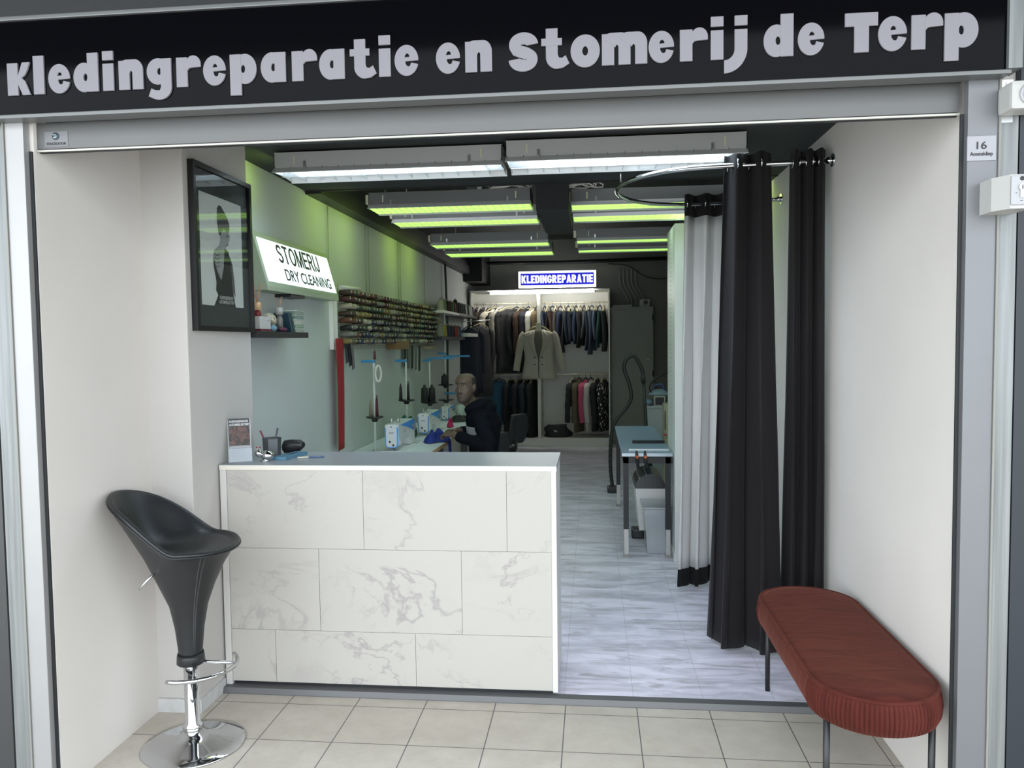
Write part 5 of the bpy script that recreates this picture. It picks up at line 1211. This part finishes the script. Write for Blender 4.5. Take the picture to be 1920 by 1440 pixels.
for x, ln, th, col, lab, hm, rz in ((-1.50, .98, .05, (.78, .72, .60), 'long cream coat on the left wardrobe rail', HWOOD, .55), (-1.385, .98, .04, (.34, .31, .27), 'grey beige cardigan beside the long cream coat', HWHT, .4),
      (-1.285, .98, .085, (.020, .020, .022), 'black hooded padded coat on the left wardrobe rail', HWOOD, .55), (-1.165, .86, .05, (.016, .017, .02), 'black quilted jacket left of the brown leather coat', HBLK, .5), (-1.075, .90, .05, (.055, .032, .020), 'brown leather coat on the left wardrobe rail', HWOOD, .45),
      (-.985, .92, .05, (.018, .02, .032), 'navy coat right of the brown leather coat', HBLK, .4), (-.915, .78, .04, (.74, .72, .66), 'off-white jacket near the wardrobe divider', HWOOD, .3), (-.862, .70, .025, (.16, .11, .055), 'tan jacket right against the wardrobe divider', HBLK, .1)):
    front = 'long cream' in lab or 'hooded' in lab
    coat('hanging_coat', lab, 'coat', G, x, 12.02 if front else 12.08, UP, ln, .235 if front else .215, th, col, rz + (.25 if front else 0), hm, int(-x * 100), .62)
def trousers(label, x, zr, ln, col, hmat, rz, seed, th=.026):
    rnd = random.Random(seed); t = thing('hanging_trousers', label, 'trousers', (x, 12.1, zr - .16 - ln), 'trousers on the right wardrobe rail')
    d = Vector((math.sin(rz), math.cos(rz), 0)); n = Vector((d.y, -d.x, 0)); C = Vector((x, 12.1, 0)); mat = M('denim_%s' % '_'.join('%03d' % round(c * 1000) for c in col), col, .85, var=(10, .2))
    hanger(t, x, 12.1, zr, rz, hmat, .19, True, .09)
    ph = rnd.uniform(0, 6)
    for s_, l2 in ((-1, ln), (1, ln - rnd.uniform(.0, .09))):
        rings = []
        for q in range(9):
            v = q / 8; z = zr - .135 - l2 * v; w = lerp(.085, .105, v) + .012 * math.sin(5 * v + ph); tk = th * (1 + .25 * math.sin(4 * v + ph + s_)); cx = C + d * (.088 * s_ + .02 * math.sin(3 * v + ph)) + n * (.018 * math.sin(4 * v + ph * 2) + s_ * .006)
            rings.append([cx + d * (w * math.cos(a)) + n * (tk * math.sin(a)) + Vector((0, 0, z)) for a in [2 * PI * k_ / 18 for k_ in range(18)]])
        MB().loft(rings).build('leg', mat, t)
    return t
TC = [('mid blue', (.045, .065, .11)), ('black', (.014, .014, .017)), ('dark brown', (.055, .028, .022)), ('taupe', (.085, .075, .065)), ('navy', (.020, .032, .065)), ('charcoal', (.03, .03, .032)), ('dark navy', (.014, .022, .045)), ('blue black', (.016, .022, .035)),
      ('deep blue', (.020, .036, .075)), ('black grey', (.02, .022, .026)), ('grey', (.075, .075, .075)), ('ink blue', (.018, .026, .05)), ('steel blue', (.055, .07, .10)), ('washed blue', (.05, .075, .12)), ('bottle green', (.02, .065, .06)), ('blackish', (.012, .014, .018))]
for q, (nm, c) in enumerate(TC):
    ln = [.36, .48, .42, .46, .64, .58, .50, .46, .50, .56, .42, .60, .66, .44, .56, .62][q]
    trousers('%s pair of trousers, number %s from the divider on the right wardrobe rail' % (nm, ['one', 'two', 'three', 'four', 'five', 'six', 'seven', 'eight', 'nine', 'ten', 'eleven', 'twelve', 'thirteen', 'fourteen', 'fifteen', 'sixteen'][q]), -.735 + q * .0605, UP, ln, c, [HBLK, HWOOD, HBLK, HWOOD][q % 4], .12 + .2 * ((q * 7) % 5) / 5, q)
# spotted cloth for one blouse
k = NT('black_white_spotted_cloth', .85); p_ = k.pos(); vo = k.n('ShaderNodeTexVoronoi'); vo.inputs['Scale'].default_value = 22; k.l(k.scale(p_, (1.4, 1.4, .7)), vo.inputs['Vector'])
k.color(k.mix(k.math('LESS_THAN', vo.outputs['Distance'], .30), (.014, .014, .016), (.62, .61, .58))); SPOT = k.m
GL2 = 'clothes on the lower right wardrobe rail'
for x, ln, th, col, lab, sp in ((-.30, .40, .03, (.018, .018, .022), 'short black cropped jacket on the lower right rail', None), (-.215, .80, .03, (.13, .105, .065), 'khaki dress on the lower right rail', None), (-.115, .50, .05, (.55, .09, .19), 'bright pink jacket on the lower right rail', None),
      (-.035, .80, .035, (.52, .50, .47), 'white blouse right of the pink jacket', None), (.06, .78, .04, (.014, .014, .017), 'long black dress on the lower right rail', None), (.165, .78, .04, (.02, .02, .02), 'black and white spotted blouse at right end of the lower rail', SPOT)):
    coat('hanging_garment', lab, 'clothing', GL2, x, 12.05, 1.092, ln, .19, th, col, .35, [HWOOD, HBLK][int(x * 100) % 2], int(x * 1000), .58, spots=sp)
for x, ln, col, lab in ((-1.27, .80, (.012, .013, .018), 'black trousers right of the teal dress on the lower left rail'), (-1.13, .88, (.014, .015, .02), 'long black coat left of two more on the lower left rail'), (-1.02, .86, (.020, .026, .036), 'long dark blue coat between two black ones on the lower left rail'), (-.91, .88, (.012, .012, .015), 'long black coat beside the divider on the lower left rail')):
    coat('hanging_coat', lab, 'coat', 'dark coats on the lower left wardrobe rail', x, 12.05, 1.092, ln, .2, .05, col, .35, HWOOD, int(-x * 77), .55)
coat('hanging_dress', 'teal blue sleeveless dress on the lower left wardrobe rail', 'dress', None, -1.44, 11.93, 1.092, .68, .165, .045, (.022, .085, .15), 1.25, HBLK, 9, .2)
# long dark coats at the left, in front of the wardrobe
coat('hanging_coat', 'long charcoal coat with pale collar hanging left of the wardrobe', 'coat', None, -1.66, 11.50, 1.93, 1.05, .21, .055, (.040, .040, .042), .75, HWOOD, 31, .7)
coat('hanging_coat', 'long navy coat hanging left of the wardrobe against the wall', 'coat', None, -1.76, 11.25, 1.90, .95, .17, .07, (.012, .016, .03), 1.0, HBLK, 32, .6)
rl = MB().cyl((LX, 11.25, 1.90), (-1.52, 11.55, 1.93), .008, n=8)
tag(rl.build('hanging_rod', STEEL), 'short steel rod carrying the two long dark coats', 'rod')
# dark bag on the wardrobe floor
b = MB(); rings = []
for q in range(9):
    v = q / 8; w = .215 * (1 - .35 * v ** 2); d_ = .17 * (1 - .4 * v ** 2); z = .137 + .17 * v
    rings.append([Vector((-.555 + w * math.cos(a) * (1 + .07 * math.sin(3 * a + 5 * v)) + .02 * math.sin(7 * v), 12.03 + d_ * math.sin(a), z + .018 * math.sin(2 * a + 1) * v)) for a in [2 * PI * k_ / 26 for k_ in range(26)]])
t = thing('dark_bag', 'crumpled black bag lying on the wardrobe floor right of the divider', 'bag', (-.555, 12.03, .135))
b.loft(rings).build('bag', M('black_bag_cloth', (.014, .014, .02), .75, bump=(12, .6)), t)
MB().box(-.60, -.55, 11.862, 11.866, .225, .245, rot=Matrix.Rotation(.4, 3, 'Y')).build('tag', PAPER, t)

# ================================================================== BLAZER HUNG ON THE DIVIDER
bz = thing('blazer', 'sage grey double-breasted blazer hung on the divider at the front of the wardrobe', 'blazer', (-.80, 11.60, 1.03))
BLZ = M('sage_grey_suiting', (.46, .44, .35), .75, var=(30, .05)); BLZD = M('sage_grey_lining', (.16, .16, .125), .8)
CX, CY = -.80, 11.60
def brow(z, w, d, op):     # one horizontal row of the jacket's outline, open in front by op
    pts = []
    for q in range(41):
        a = lerp(-PI / 2 + op, 1.5 * PI - op, q / 40); pts.append(Vector((CX + w * math.cos(a), CY + d * math.sin(a) * (1 + .05 * math.sin(9 * a)), z)))
    return pts
JR = [(1.775, .075, .045, .9), (1.755, .14, .055, .55), (1.725, .225, .06, .42), (1.69, .245, .07, .36), (1.60, .235, .075, .30), (1.50, .225, .075, .22), (1.40, .212, .075, .10), (1.34, .212, .075, .02), (1.25, .225, .08, .015), (1.15, .242, .082, .02), (1.05, .255, .085, .05)]
b = MB().loft([brow(*r) for r in JR], 0, False, True, False); solidify(b.build('jacket_body', BLZ, bz, recalc=False), .006)
MB().loft([[Vector((CX + (w - .02) * math.cos(a), CY + .01 + (d - .02) * math.sin(a), z)) for a in [2 * PI * q / 24 for q in range(24)]] for z, w, d, o in JR[1:-1]]).build('lining', BLZD, bz)
for s_ in (-1, 1):
    pts = smooth_path([(CX + s_ * .20, CY, 1.715), (CX + s_ * .245, CY - .005, 1.66), (CX + s_ * .285, CY - .015, 1.48), (CX + s_ * .312, CY - .03, 1.32), (CX + s_ * .335, CY - .035, 1.17)], 5)
    MB().tube(pts, [lerp(.058, .050, q / 20) for q in range(21)], 14).build('sleeve', BLZ, bz)
    lap = [(s_ * .055, 1.785), (s_ * .10, 1.765), (s_ * .125, 1.70), (s_ * .165, 1.665), (s_ * .15, 1.60), (s_ * .02, 1.34), (s_ * .012, 1.36), (s_ * .07, 1.60), (s_ * .06, 1.70)]
    rows = [(1.77, .05, .088, .050), (1.72, .055, .118, .066), (1.685, .058, .160, .070), (1.66, .062, .128, .080), (1.60, .060, .142, .082), (1.50, .045, .105, .086), (1.40, .022, .05, .086), (1.345, .010, .016, .086)]
    b = MB().loft([[Vector((CX + s_ * xa, CY - y_ - .004, z)), Vector((CX + s_ * lerp(xa, xb, .5), CY - y_ - .014, z)), Vector((CX + s_ * xb, CY - y_ - .003, z))] for z, xa, xb, y_ in rows], 0, False, True, False)
    solidify(b.build('lapel', BLZ, bz, recalc=False), .005)
    for z in (1.365, 1.262):
        MB().cyl((CX + s_ * .056, CY - .080, z), (CX + s_ * .056, CY - .092, z), .0105, n=14).build('button', BLACK, bz)
    MB().box(CX + s_ * .14 - .038, CX + s_ * .14 + .038, CY - .078, CY - .070, 1.175, 1.205, bev=.003).build('pocket_flap', BLZ, bz)
hanger(bz, CX, CY, 1.885, PI / 2, HWOOD, .17, False, .09)
MB().box(CX - .042, CX + .040, CY - .066, CY - .064, 1.755, 1.875).build('paper_note', M('yellow_note', (.80, .78, .55), .8), bz)
MB().tube([(CX, CY, 1.885), (CX, CY + .10, 1.895), (CX, 11.80, 1.93)], .005, 6).build('hook', STEEL, bz)

# ================================================================== BACK RIGHT: METAL CABINET, PIPES, BOXES
cb = thing('metal_cabinet', 'tall grey metal cabinet with a flush door at the back wall', 'cabinet', (.59, 12.25, 0))
CBM = M('grey_cabinet_paint', (.20, .21, .185), .5, var=(3, .08))
MB().box(.275, .915, 12.10, 12.40, 0, 2.11).build('carcass', CBM, cb)
dr = MB().box(.30, .86, 12.085, 12.10, .05, 2.065, bev=.003).build('door', CBM, cb)
MB().box(.825, .85, 12.075, 12.085, 1.30, 1.31).build('handle', STEEL, dr)
for z in (.3, 1.05, 1.9): MB().cyl((.91, 12.09, z), (.91, 12.09, z + .09), .009, n=8).build('hinge', BLACK, cb)
tag(MB().box(.30, .60, 12.2, 12.40, 2.11, 2.15, bev=.003).build('cable_tray', M('pale_grey_metal', (.34, .35, .31), .5)), 'flat grey tray lying on the metal cabinet', 'tray')
pb_ = thing('projector_box', 'small grey device with dark lens on top of the metal cabinet', 'device', (.80, 12.28, 2.11))
MB().box(.72, .87, 12.20, 12.36, 2.11, 2.23, bev=.006).build('body', M('pale_grey_metal', (.34, .35, .31), .5), pb_)
MB().cyl((.81, 12.20, 2.18), (.81, 12.19, 2.18), .035, n=18).build('lens', BLACK, pb_)
for q in range(5):
    x = .42 + q * .062
    tag(MB().tube(smooth_path([(x, 12.40, 2.72), (x, 12.40, 2.55), (x + .02, 12.395, 2.45), (x + .10, 12.395, 2.30), (x + .13, 12.395, 2.22), (x + .13, 12.40, 2.152)], 5), .010, 8).build('conduit_pipe', M('grey_conduit', (.27, .28, .25), .5)), 'thin grey conduit on the back wall, %s from the left of five' % ['first', 'second', 'third', 'fourth', 'last'][q], 'pipe', 'conduits above the metal cabinet')
tag(MB().tube(smooth_path([(.25, 12.40, 2.80), (.55, 12.39, 2.76), (.80, 12.39, 2.60), (1.0, 12.38, 2.55), (1.15, 12.39, 2.56)], 6), .007, 6).build('slack_cable', BLACK), 'slack black cable drooping on the back wall above the conduits', 'cable')
# vacuum hose and wand
vh = thing('vacuum_cleaner_hose', 'black vacuum hose arching up behind the work table', 'vacuum hose', (.38, 8.3, 0))
HOSE = M('black_hose', (.016, .018, .018), .45)
pts = [(.20, 8.25, .0), (.175, 8.25, .30), (.19, 8.25, .62), (.235, 8.25, .76), (.33, 8.25, .88), (.395, 8.25, 1.0), (.375, 8.25, 1.15), (.325, 8.25, 1.30), (.345, 8.25, 1.40), (.42, 8.25, 1.44), (.475, 8.25, 1.37), (.515, 8.25, 1.27), (.52, 8.25, 1.20)]
sp = smooth_path(pts, 12)
MB().tube(sp, [.0185 + .0022 * (q % 2) for q in range(len(sp))], 12).build('hose', HOSE, vh)
MB().tube([(.515, 8.25, 1.235), (.522, 8.25, 1.16)], .026, 14).build('grip', HOSE, vh)
MB().tube([(.522, 8.25, 1.18), (.56, 8.25, .55), (.59, 8.25, .03)], .017, 12).build('wand', HOSE, vh)
MB().box(.50, .66, 8.19, 8.31, 0, .04, bev=.01).build('floor_head', HOSE, vh)
MB().box(.14, .26, 8.19, 8.31, 0, .07, bev=.02).build('inlet', HOSE, vh)

# ================================================================== WORK TABLE AT THE RIGHT
wt = thing('work_table', 'slate topped work table with black frame and pale foot extensions', 'table', (.39, 6.7, 0))
TX0, TX1, TY0, TY1, TT = .205, .572, 5.735, 7.60, .775
MB().box(TX0, TX1, TY0, TY1, TT - .022, TT, bev=.002).build('table_top', M('slate_blue_top', (.22, .31, .42), .35, var=(4, .06)), wt)
MB().box(TX0, TX1, TY0 - .003, TY0 + .02, TT - .021, TT + .0015).build('front_edge', M('bright_blue_grey_edge', (.42, .50, .56), .3, .4), wt)
for y in (TY0 + .02, TY1 - .06): MB().box(TX0 + .012, TX1, y, y + .04, TT - .075, TT - .022).build('frame_rail', BLACK, wt)
MB().box(TX0 + .012, TX0 + .045, TY0 + .06, TY1 - .06, TT - .075, TT - .022).build('frame_rail', BLACK, wt)
for x in (TX0 + .012, TX1 - .05):
    for y in (TY0 + .02, TY1 - .06):
        lg = MB().box(x, x + .038, y, y + .04, .21, TT - .03).build('leg', BLACK, wt)
        MB().box(x + .003, x + .035, y + .004, y + .036, .02, .24).build('extension', M('pale_alloy', (.50, .49, .48), .4, .3), lg)
        MB().box(x - .003, x + .041, y - .002, y + .042, 0, .022).build('foot', M('grey_foot', (.30, .29, .28), .6), lg)
tag(MB().box(.31, .565, 6.30, 6.335, TT + .0002, TT + .022, bev=.002).build('black_ruler', BLACK_MATT), 'black bar lying across the slate work table', 'bar')
tag(MB().box(.265, .56, 5.90, 5.93, TT + .0002, TT + .010).build('steel_ruler', M('pale_ruler', (.60, .63, .66), .35, .3)), 'pale ruler lying along front edge of the work table', 'ruler')
for q, x in enumerate((.315, .375)):
    c = thing('spring_clamp', ['left', 'right'][q] + ' black spring clamp with orange jaw on the front edge of the work table', 'clamp', (x, TY0 - .01, TT - .10), 'spring clamps on the work table')
    MB().tube([(x - .004, TY0 - .012, TT + .012), (x, TY0 - .024, TT - .03), (x + .006, TY0 - .02, TT - .105)], [.009, .013, .011], 10).build('handle', BLACK, c)
    MB().tube([(x - .002, TY0 - .012, TT + .012), (x - .002, TY0 + .035, TT + .010)], .008, 8).build('upper_jaw', BLACK, c)
    MB().ball((x, TY0 - .030, TT - .022), .013, .010, .013, 12, 8).build('jaw_pad', M('orange_rubber', (.50, .10, .03), .6), c)
# storage below the table
bn = thing('clear_storage_box', 'translucent plastic storage box under the work table', 'box', (.46, 5.98, 0))
CLR = mat_glass('frosted_plastic', (.93, .95, .97), 1.3, .30)
def tub(name, x0, x1, y0, y1, z0, z1, fl, mat, parent):
    rings = [[Vector((lerp(x0, x1, u) + s_ * (u * 2 - 1), lerp(y0, y1, v) + s_ * (v * 2 - 1), z)) for u, v in ((0, 0), (1, 0), (1, 1), (0, 1))] for z, s_ in ((z0, 0), (z1, fl), (z1, fl - .004), (z0 + .004, -.004))]
    b_ = MB(); b_.loft(rings, 0, True, False); return b_.build(name, mat, parent)
tub('tub', .395, .545, 5.86, 6.14, .003, .34, .022, CLR, bn)
MB().box(.36, .576, 5.83, 6.17, .342, .356, bev=.004).build('lid', CLR, bn)
MB().box(.405, .535, 5.88, 6.12, .19, .235).build('contents', M('blue_cloth_in_box', (.08, .15, .28), .8), bn)
MB().box(.405, .535, 5.88, 6.12, .01, .14).build('contents', M('pale_cloth_in_box', (.42, .42, .46), .8), bn)
wb2 = thing('white_bin', 'white bin with domed dark grey roll lid behind the clear storage box', 'bin', (.44, 6.5, 0))
MB().loft([[Vector((x, y, z)) for x, y in ((.33 + d, 6.26), (.565, 6.26), (.565, 6.68), (.33 + d, 6.68))] for z, d in ((.08, .03), (.42, .0))], 0, True, False).build('body', WHITE_LACQ, wb2)
b = MB().prism(arc(.448, 0, .122, .115, 0, 180, 18), .44, Matrix(((1, 0, 0, 0), (0, 0, 1, 6.25), (0, 1, 0, .42), (0, 0, 0, 1))), smooth=False); b.build('domed_lid', M('dark_grey_gloss', (.05, .055, .06), .25), wb2)
for a in (105, 135): MB().cyl((.448 + .123 * math.cos(math.radians(a)), 6.25, .42 + .116 * math.sin(math.radians(a))), (.448 + .123 * math.cos(math.radians(a)), 6.69, .42 + .116 * math.sin(math.radians(a))), .004, n=6).build('lid_rib', STEEL, wb2)
MB().box(.30, .40, 6.30, 6.42, 0, .08, bev=.015).build('pedal', BLACK, wb2)
# steam station at the back
ss = thing('steam_station', 'white steam boiler unit with iron on top behind the work table', 'steam station', (.72, 8.7, 0))
MB().box(.585, .80, 8.60, 8.95, 0, .86, bev=.006).build('cabinet', M('pale_grey_enamel', (.36, .41, .42), .4), ss)
MB().box(.578, .805, 8.592, 8.955, .86, .885, bev=.004).build('top', M('pale_grey_enamel', (.36, .41, .42), .4), ss)
MB().box(.66, .78, 8.62, 8.80, .885, .99, bev=.005).build('control_box', M('cream_grey_enamel', (.44, .45, .40), .4), ss)
MB().box(.672, .768, 8.615, 8.622, .895, .978).build('dark_window', BLACK, ss)
MB().box(.60, .65, 8.63, 8.72, .885, .955, bev=.005).build('black_switch', BLACK, ss)
for q in range(5): MB().box(.62 + q * .012, .625 + q * .012, 8.598, 8.601, .30, .34).build('vent_slot', BLACK, ss)
ir = thing('steam_iron', 'blue and silver steam iron resting on the white steam unit', 'iron', (.72, 8.72, .99))
MB().loft([[Vector((.72 + w * math.cos(a) * .11, 8.72 + w * math.sin(a) * .06, z)) for a in [2 * PI * q / 20 for q in range(20)]] for z, w in ((.992, 1.0), (1.005, 1.0), (1.03, .8), (1.06, .45))]).build('body', M('silver_blue_plastic', (.20, .27, .33), .3), ir)
MB().tube(smooth_path([(.66, 8.72, 1.05), (.67, 8.72, 1.10), (.75, 8.72, 1.11), (.78, 8.72, 1.05)], 5), .014, 8).build('handle', M('blue_handle', (.03, .06, .16), .4), ir)
MB().tube(smooth_path([(.655, 8.72, 1.0), (.62, 8.70, 1.06), (.64, 8.70, 1.14), (.72, 8.70, 1.20), (.85, 8.72, 1.25)], 6), .009, 8).build('steam_hose', BLACK, ir)
tag(MB().ball((.595, 8.64, .925), .05, .05, .035, 20, 10).build('blue_bag', M('pale_blue_bag', (.16, .24, .34), .6)), 'pale blue bag hanging at left edge of the steam unit', 'bag')
yb_ = thing('cream_press', 'cream coloured press column at right of the steam unit', 'press', (.80, 8.45, 0))
MB().box(.74, .90, 8.30, 8.52, .0, .93, bev=.01).build('column', M('cream_enamel', (.46, .43, .30), .4), yb_)
MB().box(.745, .755, 8.296, 8.302, .66, .86).build('slot', BLACK, yb_)
MB().box(.735, .765, 8.27, 8.30, .60, .615, bev=.003).build('red_switch', M('red_switch', (.5, .03, .03), .5), yb_)

# ================================================================== ON THE COUNTER
CZ = 1.0452
lh = thing('leaflet_holder', 'clear leaflet holder with shop leaflets on left end of the counter', 'leaflet holder', (-1.69, 3.55, CZ))
Rz = Matrix.Rotation(math.radians(28), 3, 'Z'); tilt = math.radians(16)
def LP(x, h, o=0):        # point on the leaning face: x across, h up, o outwards
    v = Vector((x, h * math.sin(tilt) - o * math.cos(tilt), h * math.cos(tilt) + o * math.sin(tilt) * 0)); return Rz @ v + Vector((-1.668, 3.535, CZ))
def slab(nm, x0, x1, h0, h1, o0, o1, mat):
    vs = [LP(x, h, o) for o in (o0, o1) for x, h in ((x0, h0), (x1, h0), (x1, h1), (x0, h1))]
    return MB().add(vs, [(0, 1, 2, 3), (7, 6, 5, 4), (0, 4, 5, 1), (1, 5, 6, 2), (2, 6, 7, 3), (3, 7, 4, 0)]).build(nm, mat, lh)
ACR = mat_glass('clear_acrylic', (.90, .93, .95), 1.45, .04)
slab('back_plate', -.053, .053, .004, .205, -.004, -.001, ACR)
slab('pocket_front', -.053, .053, .004, .070, .024, .026, ACR)
slab('base', -.053, .053, .0, .004, -.004, .03, ACR)
lf = slab('leaflet', -.047, .047, .006, .212, .000, .008, M('dark_leaflet', (.016, .022, .032), .4))
slab('leaflet_picture', -.047, .047, .085, .172, .0081, .0085, (lambda k_: k_.color(k_.mix(k_.mapr(k_.noise(k_.pos(), 38, 4, .6, 1.4), .40, .66), (.012, .008, .007), (.13, .062, .048))))(NT('leaflet_photo', .4)))
wl = slab('white_leaflet', -.047, .047, .006, .082, .014, .016, M('white_leaflet_paper', (.30, .31, .335), .6))
dX = (LP(1, 0) - LP(0, 0)).normalized(); dU = (LP(0, 1) - LP(0, 0)).normalized()
text('lettering', 'KLEDINGREPARATIE', PAPER, lh, LP(-.043, .194, .0082), dX, dU, .0105, .084, .0004, .03)
text('lettering', '& STOMERIJ DE TERP', PAPER, lh, LP(-.043, .178, .0082), dX, dU, .0105, .088, .0004, .03)
for q in range(7): slab('text_line', -.038, .030 - .012 * (q % 3), .068 - q * .008, .070 - q * .008, .0161, .0164, M('grey_print', (.2, .2, .22), .6))
sn = thing('snail_ornament', 'polished silver snail ornament with red feelers on the counter', 'ornament', (-1.56, 3.575, CZ))
MB().ball((-1.553, 3.58, CZ + .026), .032, .030, .0265, 28, 18).build('shell', CHROME, sn)
MB().ball((-1.592, 3.568, CZ + .038), .0175, .0165, .018, 22, 14).build('head', CHROME, sn)
MB().lathe([(0, 0), (.024, 0), (.026, .004), (0, .006)], (-1.565, 3.578, CZ), 20).build('foot', CHROME, sn)
for dx in (-.008, .008):
    MB().tube([(-1.592 + dx * .5, 3.568, CZ + .052), (-1.592 + dx, 3.566, CZ + .066)], .0012, 6).build('feeler', STEEL, sn)
    MB().ball((-1.592 + dx, 3.566, CZ + .067), .0042, nu=12, nv=8).build('feeler_tip', M('dark_red_bead', (.25, .012, .03), .3), sn)
ph_ = thing('pen_holder', 'dark grey mesh pen holder behind the silver snail', 'pen holder', (-1.60, 3.745, CZ))
b = MB().loft([[Vector((-1.60 + r * math.cos(a), 3.745 + r * math.sin(a), CZ + z)) for a in [2 * PI * (q + .5) / 6 for q in range(6)]] for z, r in ((0, .042), (.088, .046), (.092, .048), (.092, .043), (.004, .039))], 0, True, False)
b.build('cup', M('grey_wire_mesh', (.10, .11, .12), .45, .4), ph_)
for lab, p0, p1, col in (('red pen leaning left in the pen holder', (-1.60, 3.74, CZ + .01), (-1.655, 3.735, CZ + .128), (.22, .05, .06)), ('dark grey pen leaning right in the pen holder', (-1.60, 3.75, CZ + .01), (-1.568, 3.745, CZ + .140), (.07, .07, .09)), ('blue grey pen at the back of the pen holder', (-1.61, 3.76, CZ + .01), (-1.580, 3.765, CZ + .118), (.12, .14, .18))):
    tag(MB().tube([p0, p1], [.0035, .0050], 8).build('pen', M('pen_%d' % (col[0] * 100), col, .4)), lab, 'pen', 'pens in the pen holder')
b = MB().loft([[Vector((lerp(-1.575, -1.470, t), 3.83 + .025 * math.sin(a), CZ + .034 + lerp(0, .01, t) + h * math.cos(a))) for a in [2 * PI * q / 16 for q in range(16)]] for t, h in ((0, .022), (.05, .033), (.4, .034), (.85, .028), (1, .014))])
tag(b.build('black_pouch', M('black_leather_pouch', (.010, .010, .012), .4)), 'black leather pouch right of the pen holder', 'pouch')
Rb = Matrix.Rotation(math.radians(22), 3, 'Z')
bt = thing('blue_box', 'flat pale blue box lying on the counter', 'box', (-1.487, 3.68, CZ))
MB().box(-1.522, -1.452, 3.60, 3.80, CZ, CZ + .016, bev=.002, rot=Matrix.Rotation(math.radians(-10), 3, 'Z')).build('box', M('pale_blue_card', (.085, .20, .29), .5), bt)
MB().box(-1.495, -1.475, 3.69, 3.76, CZ + .016, CZ + .0165, rot=Matrix.Rotation(math.radians(-10), 3, 'Z')).build('mark', M('dark_blue_print', (.02, .04, .07), .5), bt)
pn = thing('ball_pen', 'cream and blue ball pen lying on the counter right of the blue box', 'pen', (-1.36, 3.68, CZ))
MB().cyl((-1.435, 3.655, CZ + .005), (-1.385, 3.672, CZ + .005), .0048, n=10).build('barrel', M('cream_pen', (.50, .48, .40), .4), pn)
MB().cyl((-1.385, 3.672, CZ + .005), (-1.315, 3.695, CZ + .005), .0048, n=10).build('cap', M('blue_pen', (.10, .14, .26), .4), pn)
